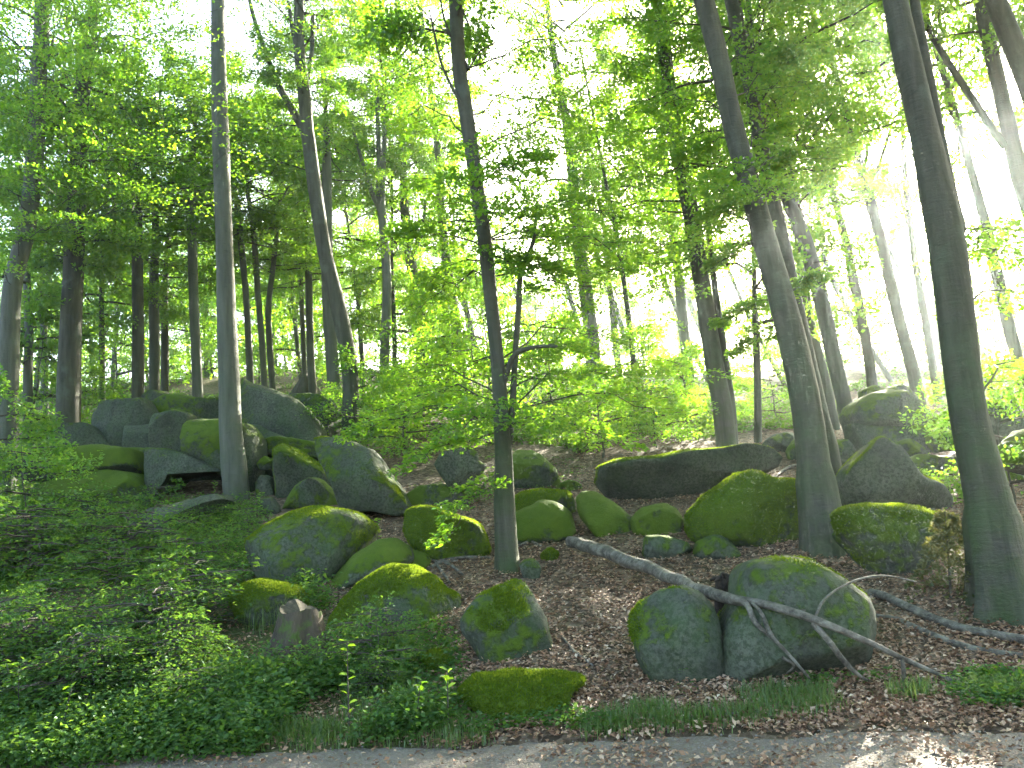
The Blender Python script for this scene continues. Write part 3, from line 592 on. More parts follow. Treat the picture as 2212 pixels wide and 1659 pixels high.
# ------------------------------------------------------------------ trees
TREES = []
def trunk_line(P, H):
    P = np.asarray(P, float); d = P[0] - P[1]; d /= np.linalg.norm(d); d = d * 0.6 + np.array([0, 0, -0.4]); d /= -d[2]
    b = P[0].copy()
    for _ in range(8):
        b = P[0] + d * (P[0, 2] - float(hz(b[0], b[1])))
        if P[0, 2] < hz(b[0], b[1]): b = P[0].copy(); b[2] = hz(b[0], b[1]); break
    return b
def tree(D, pts, label, H=21, bark=0.4, mossy=0.5, flare=(0.35, 0.7, 5), crowns=(), limbs=(), group='beech trees on the hillside', k=14, nseg=46, dy=0.0, name='beech_tree'):
    seed = len(TREES) + 1; r = np.random.default_rng(900 + seed); TREES.append(label)
    if D is None: D = float(ground(pts[0][0], pts[0][1])[0][1])
    us = np.array([p[0] for p in pts], float); vs = np.array([p[1] for p in pts], float)
    P = at(us, vs, D); R = np.array([px(p[2], p[0], p[1], D) / 2 for p in pts])
    b = trunk_line(P, H)
    if P[0, 2] > b[2] + 0.1: P = np.vstack([b, P]); R = np.concatenate([[R[0] * 1.04], R])
    else: b = P[0].copy(); b[2] = float(hz(b[0], b[1]))
    P[:, 1] += dy * (P[:, 2] - b[2])
    top = P[-1]; left = b[2] + H - top[2]; d = P[-1] - P[-2]; d /= np.linalg.norm(d)
    if left > 1:
        e = []; cur = top.copy(); rr = []
        for i in range(4):
            d = d * 0.7 + np.array([r.normal(0, 0.06), r.normal(0, 0.06), 0.36]); d /= np.linalg.norm(d)
            cur = cur + d * left / 4; e.append(cur.copy()); rr.append(R[len(P) - 1 if len(R) > len(P) - 1 else -1] * (0.78 - 0.22 * i))
        P = np.vstack([P, e]); R = np.concatenate([R, rr])
    C = spline(np.column_stack([P, R]), nseg); C[:, 3] = np.maximum(C[:, 3], 0.015)
    n0 = np.linspace(0, 1, 8)[:-1]; # finer rings at the foot
    C = np.vstack([np.column_stack([C[0, :3] + (C[1, :3] - C[0, :3]) * t for t in n0]).T, C[1:, :3]]) if False else C
    foot = []
    for t in (-0.28, -0.12, 0.0, 0.12, 0.25, 0.4, 0.6, 0.85):
        foot.append(np.concatenate([C[0, :3] + (C[1, :3] - C[0, :3]) / max(np.linalg.norm(C[1, :3] - C[0, :3]), 1e-6) * t, [C[0, 3]]]))
    L1 = C[:, 2] - C[0, 2]; C = np.vstack([foot, C[L1 > 1.0]])
    axisC = C.copy()
    V, Q, T = tube(C[:, :3] - b, C[:, 3], k, seed, 0.05, flare)
    root = link(name, None, None, b, 0, label, 'tree', group); root.empty_display_size = 0.3
    tr = link('trunk', mesh('trunk', V, [Q, T], [M_BARK]), root); tr['bark'] = bark; tr['mossy'] = mossy
    for lb in limbs:                                # (pts, dy) forks drawn from the photograph
        q = at(np.array([p[0] for p in lb[0]], float), np.array([p[1] for p in lb[0]], float), D)
        q[:, 1] += np.linspace(0, 1, len(q)) * lb[1] + dy * (q[:, 2] - b[2])
        rr = np.array([px(p[2], p[0], p[1], D) / 2 for p in lb[0]])
        S = spline(np.column_stack([q, rr]), max(10, 6 * len(q))); V, Q, T = tube(S[:, :3] - b, np.maximum(S[:, 3], 0.006), 9, seed + 3, 0.05)
        lo = link('limb', mesh('limb', V, [Q, T], [M_BARK]), root); lo['bark'] = bark; lo['mossy'] = mossy * 0.6
    for cs in crowns:                               # (mesh, start height above ground, xy scale, z scale)
        zz = b[2] + cs[1]; i = int(np.argmin(abs(axisC[:, 2] - zz))); p = axisC[i, :3]
        c = link('crown', cs[0], root, p - b, r.uniform(0, 6.28)); c.scale = (cs[2], cs[2], cs[3])
        j = int(np.argmin(abs(axisC[:, 2] - zz - 6))); q = axisC[j, :3] - p
        if q[2] > 1: c.rotation_euler = (math.atan2(-q[1], q[2]) * 0.8, math.atan2(q[0], q[2]) * 0.8, c.rotation_euler[2])
    return root, b, D
A, B, Cc = CR_A, CR_B, CR_C
# ---- trees nearest the camera
tree(None, [(2176,1318,108),(2160,1229,100),(2136,1092,90),(2119,1020,84),(2090,882,75),(2069,711,73),(2047,540,73),(2020,400,66),(1994,273,57),(1962,137,54),(1934,0,48),(1912,-110,45)],
     'biggest trunk, dark and doubled, standing before the sun on the right', 20, .15, .9, (0.42, 1.5, 5), [(A[0], 8.5, .9, .9)],
     [([(2064,500,44),(2050,390,36),(2037,273,29),(2019,137,28),(2003,0,22),(1990,-130,20)], .3)], k=22, nseg=60)
tree(None, [(1784,1188,84),(1765,1053,72),(1742,882,63),(1705,711,57),(1658,540,50),(1620,400,46),(1584,273,44),(1555,137,42),(1521,0,41),(1492,-110,38)],
     'tall dark trunk leaning left, its foot against the humped mossy boulder', 21, .22, .75, (0.4, 0.8, 6), [(A[1], 11.5, .9, .9)], k=20, nseg=60)
tree(None, [(1096,1228,46),(1090,1092,43),(1088,984,38),(1080,860,33),(1071,745,30),(1057,608,30),(1045,500,31),(1020,330,31),(1003,220,31),(991,137,30),(984,0,30),(978,-100,28)],
     'slim dark central trunk rising from the brown leaves', 19, .15, .8, (0.3, 1.0, 5), [(A[2], 7.6, .8, .85)],
     [([(1100,960,16),(1108,860,14),(1114,750,13),(1121,650,13),(1124,590,12),(1140,545,11),(1155,500,8),(1160,430,5)], .25),
      ([(1088,830,13),(1110,775,12),(1150,762,9),(1200,765,6)], -.5), ([(1012,150,9),(985,90,7),(960,30,5),(945,-40,4)], .4),
      ([(1018,265,8),(985,210,6),(955,150,5),(935,60,4)], -.3)], k=18, nseg=60)
tree(None, [(512,1082,52),(505,1000,49),(497,900,46),(492,750,42),(487,600,38),(482,450,36),(477,300,35),(473,150,31),(471,0,28),(468,-120,26)],
     'straight pale smooth trunk in front of the left rock pile', 23, .62, .45, (0.25, 0.25, 4), [(A[3], 15.5, .8, .7)], k=18, nseg=60)
tree(19.5, [(15,960,42),(18,800,40),(22,690,39),(30,600,37),(60,480,35),(76,330,34),(83,180,33),(90,60,30)],
     'bent grey trunk at the left picture edge', 22, .55, .5, (0.3, .4, 4), [(A[0], 7.0, .8, .9)], k=14)
tree(21.5, [(148,890,50),(150,800,47),(155,650,43),(162,510,40),(168,380,36),(172,250,32)],
     'straight dark trunk with sunlit right edge, left of the pile', 23, .1, .4, (0.3, .4, 4), [(A[1], 5.6, .8, .95)], k=14)
tree(20.8, [(757,900,36),(756,800,35),(737,690,34),(702,550,31),(682,420,31),(670,330,30)],
     'dark curving trunk that forks in two high above the left pile', 15, .2, .6, (0.3, .4, 4), [(A[2], 9.8, .7, .55)],
     [([(674,350,24),(655,280,20),(630,235,17),(592,165,14),(556,75,11),(530,0,9),(510,-80,7)], .8),
      ([(669,340,26),(662,220,24),(652,110,20),(655,20,16),(656,-80,13)], -.4), ([(650,190,12),(640,110,11),(625,50,9),(612,-20,7)], .5),
      ([(665,170,11),(668,90,10),(664,0,8)], .6), ([(600,170,9),(620,220,9),(640,262,8)], .1)], k=14)
tree(18.8, [(1570,972,46),(1560,880,43),(1545,800,40),(1522,650,37),(1500,500,35),(1478,390,34),(1460,300,33),(1440,150,32),(1422,0,30)],
     'thick olive trunk behind the beam boulder', 22, .2, .8, (0.3, .35, 4), [(A[3], 9.6, .95, .9), (B[0], 4.6, .9, .75)],
     [([(1588,968,17),(1580,860,16),(1560,720,15),(1542,580,14),(1533,470,12),(1528,400,9)], .2)], k=14)
tree(13.2, [(1792,1000,44),(1765,880,42),(1738,760,40),(1711,642,38),(1685,510,35),(1655,370,32),(1624,205,29),(1595,68,32),(1577,-20,32)],
     'dark trunk close behind the tall left-leaning trunk', 21, .12, .5, (0.3, .3, 4), [(A[0], 10.5, .9, .9), (B[1], 5.5, .75, .7)], k=14)
tree(18.0, [(1850,962,36),(1832,900,34),(1803,780,33),(1762,600,32),(1735,510,31),(1712,455,29),(1690,390,26)],
     'bluish trunk leaning left beside the right rock pile', 19, .45, .5, (0.3, .4, 4), [(A[1], 8.6, .8, .75), (B[2], 5.2, .8, .6)], k=12)
tree(20.5, [(1802,935,27),(1785,840,25),(1762,750,24),(1740,650,23)],
     'thin grey trunk just left of the bluish leaning trunk', 20, .35, .5, (0.3, .4, 4), [(A[2], 8.0, .75, .8)], k=12)
tree(21.5, [(1988,880,26),(1970,790,25),(1945,700,24),(1900,510,22),(1878,430,21),(1855,350,20),(1835,285,17)],
     'slender leaning trunk rising from the domed boulder', 19, .25, .4, (0.3, .4, 4), [(B[0], 9.5, .9, .9)],
     [([(1873,410,11),(1890,370,9),(1900,330,7),(1915,270,5)], -.5), ([(1862,372,10),(1880,330,8),(1890,290,5)], .5), ([(1835,290,10),(1822,255,8),(1822,200,6)], .2)], k=12)
tree(24, [(1886,842,22),(1876,770,21),(1858,670,20),(1838,580,19),(1830,530,17)],
     'dark trunk behind the dark wedge stone of the right pile', 18, .15, .4, (0.3, .4, 4), [(B[1], 6.5, 1.0, 1.0)], k=12)
tree(26, [(2030,880,17),(2010,760,16),(1990,640,15),(1972,530,13)], 'thin trunk seen just left of the biggest trunk', 18, .2, .4, (.3, .3, 4), [(B[2], 7.5, 1, 1)], k=10)
tree(16.5, [(2230,900,26),(2205,800,25),(2178,700,25),(2155,600,24),(2132,500,22),(2115,430,18)], 'trunk standing at the right picture edge', 18, .2, .4, (.3, .3, 4), [(B[0], 7.0, .9, 1.1)], k=12)
tree(14.0, [(2275,620,46),(2235,470,42),(2205,380,38),(2180,280,33),(2150,150,30),(2125,40,28),(2105,-60,26)],
     'dark trunk entering at the upper right, mostly behind leaves', 20, .12, .5, (.3, .3, 4), [(A[2], 7.6, .75, .8)],
     [([(2172,318,17),(2140,268,16),(2105,210,15),(2071,154,14),(2045,108,13),(2020,61,12),(1988,0,10)], .2)], k=12)
tree(11.5, [(2330,560,60),(2270,330,52),(2230,200,46),(2190,100,43),(2150,0,40),(2120,-90,38)],
     'stout trunk cutting the top right corner', 20, .15, .4, (.3, .3, 4), [(B[1], 7.6, 1, 1.1)], k=12)
# ---- beeches added beside and behind the viewpoint so their crowns shade the scene
r = np.random.default_rng(31)
for i, (x, y, lab) in enumerate([(-10.5, 7.5, 'added shade beech just outside the left picture edge, its leaves hanging in'), (10.5, 6.0, 'added shade beech just outside the right picture edge, its leaves hanging in'), (-1.0, -6.5, 'added shade beech across the path behind the viewpoint'), (-14.5, 0.5, 'added shade beech farther along the path to the left'), (14.0, -1.0, 'added shade beech farther along the path to the right')]):
    b = np.array([x, y, float(hz(x, y))]); H = r.uniform(19, 22); root = link('beech_tree', None, None, b, 0, lab, 'tree', 'added shade beeches beside and behind the viewpoint')
    z = np.linspace(-.2, H, 30); C = np.stack([np.cumsum(r.normal(0, .05, 30)), np.cumsum(r.normal(0, .05, 30)), z], -1); C -= [C[0, 0], C[0, 1], 0]
    V, Q, T = tube(C, np.linspace(.24, .03, 30), 14, i + 70, .05, (.35, .6, 5)); t_ = link('trunk', mesh('trunk', V, [Q, T], [M_BARK]), root); t_['bark'] = .4; t_['mossy'] = .6
    c = link('crown', A[i % 4], root, (C[9, 0], C[9, 1], 6.0), r.uniform(0, 6.28)); c.scale = (1.35, 1.35, .98)
# ---- middle distance
MID = [
 (24, [(298,870,26),(298,700,25),(297,600,24),(296,500,22)], 'dark straight trunk behind the tall flat-faced boulder', .12, A[0]),
 (27, [(333,870,23),(334,740,22),(332,620,20)], 'grey trunk right of the dark straight one, behind the pile', .55, A[1]),
 (30, [(356,860,17),(356,740,16),(356,650,14)], 'narrow dark trunk, third behind the tall flat-faced boulder', .1, A[2]),
 (25, [(428,870,23),(424,760,22),(418,640,21),(415,500,20),(414,410,18)], 'pale trunk left of the smooth one, behind the pile', .7, A[3]),
 (27, [(541,840,16),(537,740,15),(530,620,14),(516,480,13)], 'thin trunk just right of the pale smooth trunk', .35, B[0]),
 (28, [(572,845,14),(566,740,14),(556,620,13),(546,480,12)], 'thin sun-edged trunk above the peaked boulder', .6, B[1]),
 (29, [(590,855,14),(582,740,14),(580,660,13),(592,560,11)], 'kinked thin trunk above the peaked boulder, right one', .45, B[2]),
 (30, [(676,860,18),(670,740,17),(666,560,15)], 'slim trunk left of the dark curving trunk', .4, A[0]),
 (32, [(660,860,11),(655,740,11),(650,600,10)], 'very thin trunk left of the dark curving trunk', .4, B[1]),
 (25, [(724,880,28),(716,760,27),(708,640,26),(706,480,24),(706,360,20)], 'grey green trunk partly hidden by the dark curving trunk', .6, A[1]),
 (31, [(785,850,11),(780,740,11),(772,640,9)], 'wispy thin trunk right of the dark curving trunk', .3, B[0]),
 (29, [(917,860,27),(908,720,25),(888,570,23),(875,470,21),(872,400,17)], 'upright grey trunk with a side fork, left of centre', .5, A[3]),
 (31, [(1004,840,22),(985,700,20),(965,560,19),(953,450,17),(950,370,15)], 'leaning grey trunk left of the slim central trunk', .6, A[0]),
 (33, [(972,840,15),(966,720,14),(960,590,12)], 'thin trunk beside the leaning grey one left of centre', .4, B[2]),
 (29, [(853,870,12),(852,800,11),(852,720,10)], 'short-looking thin trunk between two grey trunks', .2, B[1]),
 (27, [(1285,800,34),(1275,700,32),(1262,600,29),(1250,520,26)], 'pale hazy trunk right of the slim central trunk', .7, A[2]),
 (25, [(1376,905,12),(1366,760,12),(1352,640,11),(1338,540,10)], 'thin leaning stem behind the leafy middle branches', .2, B[0]),
 (28, [(1490,830,24),(1478,720,23),(1466,600,21),(1455,520,18)], 'pale hazy trunk left of the thick olive trunk', .75, A[1]),
 (19.5, [(1637,975,17),(1637,860,16),(1634,740,15),(1630,640,12)], 'thin dark stem right of the thick olive trunk', .15, B[2]),
 (33, [(1335,790,15),(1326,690,14),(1315,600,12)], 'slender pale trunk far behind the middle branches', .7, B[1]),
 (26, [(222,880,12),(220,760,12),(219,640,10)], 'thin trunk between the two dark trunks on the left', .3, B[0]),
 (28, [(96,900,16),(95,760,15),(93,620,13)], 'hazy grey trunk between the bent trunk and the straight dark trunk', .6, A[3]),
 (23, [(60,940,20),(60,820,19),(62,700,17)], 'grey trunk half hidden beside the bent left trunk', .6, B[2]),
]
for D, pts, lab, bk, cm in MID:
    gz = float(hz(at(pts[0][0], pts[0][1], D)[0], D)); st = at(pts[-1][0], pts[-1][1], D)[2] - gz - 0.8
    big = cm in A and ((D < 26 and pts[0][0] > 800) or 'hazy trunk right of the slim' in lab or 'side fork' in lab or 'leaning grey trunk left' in lab);
    if not big and cm in A: cm = B[int(D) % 3]
    r_ = np.random.default_rng(int(D * 100 + pts[0][0]))
    H = r_.uniform(19, 23) if big else r_.uniform(12, 15)
    lm = ()
    if 'side fork' in lab: lm = [([(884,560,13),(900,535,11),(915,500,9),(922,440,6)], -.4)]
    tree(D, pts, lab, H, bk, .45, (.3, .35, 4), [(cm, max(2.5, st), r_.uniform(.75, .95) if big else r_.uniform(.9, 1.15), (H - st) / 15 * 1.02 if big else max(.7, (H - st) / 9.5))], lm, k=10, nseg=34)
tree(26.5, [(831,875,21),(831,760,20),(836,640,20),(834,560,19),(824,450,18)], 'pale bluish forked trunk with a slight kink, left of centre', 13, .9, .3, (.3, .35, 4),
     [(A[2], 9.0, .7, .6)], [([(826,470,15),(818,410,13),(818,340,11),(814,250,9),(812,150,7)], .2), ([(822,455,13),(806,420,11),(790,370,9),(775,320,7),(760,260,5)], -.4)], k=12)
# ---- far trees on the crest that nothing sets apart
r = np.random.default_rng(55)
FARL = 'slim hazy trunk among the far trees along the crest'
for i in range(20):
    u = -60 + 2330 * (i + r.uniform(0.1, 0.9)) / 20; D = r.uniform(32, 50); v = 860 + r.uniform(-5, 15); wd = r.uniform(8, 15)
    ln = (u - 400) * 0.10; sel = i % 7
    H = r.uniform(9, 12); cm = B[i % 3]
    tree(D, [(u, v, wd), (u - ln * 0.5, v - 120, wd * .95), (u - ln, v - 260, wd * .85)], FARL, H, r.uniform(.3, .8), .3, (.3, .3, 4),
         [(cm, r.uniform(3.0, 4.5) + (2.5 if u > 1150 else 0), r.uniform(.7, .95) * (.65 if u > 1150 else 1), (H - 4) / 8.5 * (.65 if u > 1150 else 1))], group='far trees along the crest', k=7, nseg=22)
print('trees', round(time.time() - T0, 1))

for i in range(30):                                  # young growth beyond the crest, where the ground falls away
    u = -40 + 2330 * (i + r.uniform(0.1, 0.9)) / 30; D = r.uniform(46, 58); wd = r.uniform(5, 8); H = r.uniform(9, 12)
    tree(D, [(u, 830, wd), (u - 6, 760, wd * .9), (u - 14, 690, wd * .8)], 'pale leafy young tree beyond the crest, seen between the trunks', H, .5, .2, (.3, .2, 4),
         [(B[i % 3], r.uniform(0.4, 1.2), r.uniform(.95, 1.25), (H - 1) / 8.2)], group='young trees beyond the crest', k=6, nseg=16)

# ------------------------------------------------------------------ leafy boughs of the near trees
def bough_mesh(p0, p1, base, seed, wfac=0.38, per=46, size=0.08, sub=9, arch=0.1, rad=0.014):
    r = np.random.default_rng(seed); p0 = np.asarray(p0); p1 = np.asarray(p1); L = np.linalg.norm(p1 - p0)
    s = np.linspace(0, 1, 7)[:, None]; c = p0 + (p1 - p0) * s + np.array([0, 0, 1.0]) * arch * L * np.sin(s * math.pi)
    c[1:-1] += r.normal(0, 0.025 * L, (5, 3)); az = math.atan2(p1[1] - p0[1], p1[0] - p0[0]); slope = (p1[2] - p0[2]) / L
    bag = Bag(); V, Q, T = tube(c, np.linspace(rad, 0.004, 7), 5, lump=0); bag.add(V, Q, T); ps, azs, ls = [], [], []
    for j, f in enumerate(np.linspace(0.15, 0.98, sub)):
        ii = f * 6; k = min(int(ii), 5); p = c[k] + (c[k + 1] - c[k]) * (ii - k)
        a2 = az + (1 if j % 2 else -1) * r.uniform(0.5, 1.1) * (1.1 - 0.8 * f); l2 = L * r.uniform(0.8, 1.25) * wfac * (1.1 - 0.45 * f)
        ps.append(p + [0, 0, r.normal(0, 0.03)]); azs.append(a2); ls.append(l2)
        e = p + np.array([math.cos(a2) * l2 * 0.85, math.sin(a2) * l2 * 0.85, -0.1 * l2])
        V, Q, T = tube(np.array([p, (p + e) / 2 + [0, 0, 0.02], e]), np.array([0.006, 0.004, 0.002]), 3, lump=0, cap=False); bag.add(V, Q)
    VL, FL = fan_leaves(np.array(ps), np.array(azs), np.array(ls), per, 0.45, size, r, 0.035, 0.16, True, 0.4)
    VW, QW, TW = bag.arrays(); n = len(VL); t = np.repeat(r.uniform(0, 1, len(FL) // 2), 2); t = np.concatenate([t, np.zeros(len(QW) + len(TW))])
    mi = np.concatenate([np.zeros(len(FL)), np.ones(len(QW) + len(TW))])
    return mesh('leafy_bough', np.vstack([VL, VW]) - base, [np.vstack([FL, QW + n]), TW + n], [M_LEAF, M_TWIG], False, {'tint': t}, midx=mi)
def boughs(label_start, D, specs, seed, size=0.068, per=62):
    root = next(o for o in bpy.data.objects if o.get('label', '').startswith(label_start)); b = np.array(root.location)
    for i, (u0, v0, u1, v1, dy, wf) in enumerate(specs):
        link('leafy_bough', bough_mesh(at(u0, v0, D), at(u1, v1, D + dy), b, seed + i, wf, per, size), root)
boughs('bent grey trunk', 19.5, [(40,560,150,500,-3,.45),(62,460,-40,420,-3,.45),(72,400,200,350,-3.5,.45),(78,300,-30,250,-3.5,.45),(80,250,190,180,-3.5,.45),(84,160,-20,90,-4,.45),(85,120,210,60,-4,.45),(30,620,-50,590,-3,.5)], 4400, .085, 56)
boughs('slim dark central', 11.0, [
 (1090,900,770,940,.6,.34),(1088,860,880,805,1.6,.4),(1090,930,905,1010,-.7,.36),(1088,1010,965,1165,-.9,.34),(1088,870,830,880,1.2,.36),(1090,880,1000,930,-1.2,.5),
 (1095,850,1330,815,-.6,.36),(1095,890,1430,885,.4,.32),(1095,910,1340,965,.9,.36),(1080,800,1240,750,1.2,.36),(1078,800,960,770,1.5,.42),(1095,920,1180,930,-1.3,.5),
 (1100,890,1500,800,1.6,.3),(1050,540,880,500,-.6,.4),(1048,520,1250,440,-.4,.4),(1040,470,905,385,.6,.4),(1042,450,1200,540,-.9,.42),(1052,570,1320,585,.8,.34),
 (1050,560,930,610,.9,.4),(1030,400,1160,340,-.5,.42),(1040,460,1010,400,-1.5,.6),(1045,500,1080,470,-1.6,.6),(1025,340,1130,420,-1.2,.5),(1048,540,1130,640,-.6,.42),
 (1050,520,1380,480,1.8,.3),(1040,480,800,560,1.6,.3),(1020,300,880,250,1.5,.4),(1015,250,1200,200,1.8,.4),(1010,200,870,120,2.2,.4),(1005,160,1180,80,2.2,.4),(1000,100,850,20,2.5,.4),(1020,330,1300,280,2.4,.34),(1045,520,1450,620,2.2,.3),(1050,560,1250,660,1.6,.4),(1055,600,1400,690,2.8,.32),(1030,380,1420,380,2.8,.32),(1055,600,900,680,2.2,.36),(1050,560,1200,600,-.4,.5),(1005,150,1350,120,3.2,.32),(1075,780,1330,740,3.0,.36)], 4000)
boughs('tall dark trunk leaning', 10.9, [(1645,440,1540,470,-.6,.42),(1640,420,1700,330,-.7,.45),(1650,470,1640,420,-1.3,.6),(1635,380,1560,420,-1.0,.5),(1690,640,1760,600,-.5,.45),
 (1690,650,1560,690,.7,.36),(1660,520,1540,580,.8,.36),(1610,330,1680,260,.3,.4),(1590,260,1420,220,1.2,.36),(1650,480,1480,520,1.6,.36),(1690,640,1850,560,1.4,.36),(1620,380,1790,330,1.4,.38),(1700,700,1600,760,.8,.4),(1580,210,1760,170,1.2,.38),(1600,300,1480,330,.8,.36),(1565,150,1680,100,.6,.36)], 4100)
boughs('biggest trunk', 8.4, [(2110,860,2260,800,1.5,.36),(2080,700,2230,640,1.8,.36),(2060,560,2190,480,1.6,.36),(2050,500,2180,560,1.2,.4)], 4200)
boughs('straight dark trunk with sunlit', 21.5, [(160,560,60,520,-2.5,.4),(160,540,270,520,-2.5,.4),(162,500,300,440,-3,.4),(165,420,80,380,-3,.45),(165,400,330,330,-3,.4),(168,300,60,260,-3,.4)] + [(165, 560 - 40 * i, [20, 330, 90, 400, 240, 440][i % 6] + 15 * (i % 4), 500 - 38 * i, -4.5 - (i % 3) * .8, .46) for i in range(13)], 4300, .085, 60)

# ------------------------------------------------------------------ saplings and shrubs
def sapling(u, v, sc, label, var=0, tall=1.0, lift=0.25, cat='sapling', group='young beeches below the tall trees', name='beech_sapling', low=False):
    g = ground(u, v)[0]; r_ = np.random.default_rng(int(u * 7 + v)); root = link(name, None, None, g, 0, label, cat, group)
    h = (lift + (.8 if low else 2.6) * tall) * sc; n = 9; z = np.linspace(-0.1, h, n); C = np.stack([np.cumsum(r_.normal(0, .03 * sc, n)), np.cumsum(r_.normal(0, .03 * sc, n)), z], -1); C[0, :2] = 0
    V, Q, T = tube(C, np.linspace((.009 if low else .028) * sc, 0.003, n), 6, lump=0.03); st = link('stem', mesh('stem', V, [Q, T], [M_BARK]), root); st['bark'] = .2; st['mossy'] = .3
    c = link('crown', CR_D[var % 4] if low else CR_C[var % 3], root, (0, 0, lift * sc), r_.uniform(0, 6.28)); c.scale = (sc, sc, sc * tall)
for i, (u, v, sc, tl, lab) in enumerate([
 (800,985,1.1,.8,'sunlit young beech spreading flat sprays right of the peaked boulder'),
 (880,1010,1.0,.7,'young beech with flat lit sprays above the dark angular boulder'),
 (985,960,1.3,.9,'young beech glowing yellow green left of the central trunk'),
 (930,905,1.5,1.0,'young beech far uphill left of the central trunk'),
 (1190,945,1.3,.9,'young beech uphill right of the central trunk'),
 (1300,985,.95,.7,'young beech draping over the left end of the beam boulder'),
 (1420,965,.9,.7,'young beech behind the middle of the beam boulder'),
 (1490,935,1.0,.8,'young beech left of the thick olive trunk'),
 (1390,900,1.1,.9,'tall young beech far behind the beam boulder'),
 (1680,915,.9,.8,'young beech in the rubble behind the leaning trunk'),
 (70,1000,1.5,1.1,'leafy young beech at the far left below the bent trunk'),
 (170,985,1.0,.9,'leafy young beech beside the low dark boulder'),
 (-30,1120,1.2,.8,'young beech cut by the left picture edge'),
 (60,1180,.8,.8,'young beech with bright lit sprays low on the left'),
 (2190,1090,.8,.9,'young beech at the right picture edge beside the biggest trunk'),
 (420,830,1.8,1.2,'young beech standing behind the left pile slab'),
 (250,850,1.8,1.2,'young beech behind the tall flat-faced boulder'),
 (560,830,1.8,1.1,'young beech behind the huge peaked boulder'),
 (660,840,1.8,1.2,'young beech behind the dark curving trunk'),
 (1060,860,1.8,1.1,'young beech far behind the central trunk'),
 (1230,860,1.0,1.0,'young beech near the pale hazy trunk'),
 (1760,850,.9,1.0,'young beech between two leaning trunks on the right'),
]): sapling(u, v, sc, lab, i, tl)

rs = np.random.default_rng(12)
for i in range(70):
    while True:
        u, v = rs.uniform(-60, 900), rs.uniform(1110, 1560)
        if inpoly(np.array([u]), np.array([v]), GREEN_POLY)[0] and not (430 < u < 800 and 1180 < v): break
    sapling(u, v, rs.uniform(.75, 1.4) * (1.1 if u < 350 else .8) * (.75 if v < 1220 else .62 if v > 1380 else 1), 'low leafy seedling bush in the green undergrowth on the left', i, rs.uniform(.6, 1.0), .08, 'seedling', 'seedling bushes in the undergrowth', 'seedling_bush', True)
def shoot(u, v, h, label, n=16, size=.075, bend=.12):
    g = ground(u, v)[0]; r_ = np.random.default_rng(int(u + v * 3)); root = link('beech_shoot', None, None, g, 0, label, 'shoot', 'young leafy shoots in the undergrowth')
    b = r_.normal(0, bend, 2); s = np.linspace(0, 1, 7)[:, None]; C = np.concatenate([b[0] * h * s ** 1.5, b[1] * h * s ** 1.5, h * s - .03], 1)
    V, Q, T = tube(C, np.linspace(.008, .003, 7), 5, lump=0); link('stem', mesh('stem', V, [Q, T], [M_TWIG]), root)
    f = np.linspace(.25, 1, n); P = C[np.clip((f * 6).astype(int), 0, 6)] * 1.0; P[:, 2] = h * f - .03
    V, F_ = leaves(P, np.arange(n) * 2.7 + r_.normal(0, .4, n), r_.uniform(.8, 1.2, n) * size, .35, full=True, r=r_, pitch0=.25)
    link('foliage', mesh('foliage', V, F_, [M_LEAF], False, {'tint': np.repeat(r_.uniform(.3, 1, n), 2)}), root)
for u, v, h, lab in [(385,1310,.95,'sunlit upright shoot left of a shorter one in the undergrowth'), (412,1312,.85,'sunlit shoot with big pale leaves near the stump'),
                     (335,1120,.55,'green shoot below the pale wedged block'), (462,1100,.6,'bright shoot beside the pale trunk foot'), (560,1125,.5,'shoot right of the pale trunk foot'),
                     (655,1300,.4,'shoot growing behind the tree stump'), (1562,1165,.28,'tiny yellow shoot below the humped boulder'), (815,1178,.45,'shoot in the dark under the leaning slab'),
                     (755,1600,.75,'wilting brown-tipped stalk at the path edge'), (900,1590,.4,'pale shoot at the path edge, left of two'), (970,1585,.45,'pale shoot at the path edge, right of two'),
                     (40,1600,.6,'large-leaved plant in the lower left corner'), (130,1625,.5,'tall green stalk near the lower left corner')]: shoot(u, v, h, lab)

def evergreen(u, v, h, label):
    g = ground(u, v)[0]; r_ = np.random.default_rng(5); root = link('fir_sapling', None, None, g, 0, label, 'sapling')
    C = np.stack([np.linspace(0, .08, 6), np.zeros(6), np.linspace(-.05, h, 6)], -1); V, Q, T = tube(C, np.linspace(.016, .004, 6), 5, lump=0)
    link('stem', mesh('stem', V, [Q, T], [M_TWIG]), root); k = 60; az = r_.uniform(0, 6.28, k); z = r_.uniform(.05, 1, k) * h
    ln = (1.15 - z / h) * h * .62; p0 = np.stack([.08 * z / h, 0 * z, z], -1)
    V, F_ = fan_leaves(p0, az, ln, 60, .16, .045, r_, .012, .5, False, .5)
    link('foliage', mesh('foliage', V, F_, [M_NEEDLE], False, {'tint': r_.uniform(0, 1, len(F_))}), root)
evergreen(2055, 1300, .85, 'dry drooping fir sapling left of the biggest trunk')
def fern(u, v, sc, label):
    g = ground(u, v)[0]; r_ = np.random.default_rng(int(u)); root = link('fern', None, None, g, 0, label, 'fern', 'small ferns'); 
    for k in range(6):
        az = k * 1.05 + r_.normal(0, .2); s = np.linspace(0, 1, 9); L = sc * r_.uniform(.8, 1.1)
        C = np.stack([np.cos(az) * L * s, np.sin(az) * L * s, L * (.9 * s - .75 * s ** 2)], -1); P = np.repeat(C[1:], 2, 0); A_ = np.tile([az + 1.2, az - 1.2], 8)
        V, F_ = leaves(P, A_, np.repeat(L * .42 * (1.05 - s[1:]), 2), .12, wid=.3, r=r_); link('frond', mesh('frond', V, F_, [M_HERB], False, {'tint': r_.uniform(0, 1, len(F_))}), root)
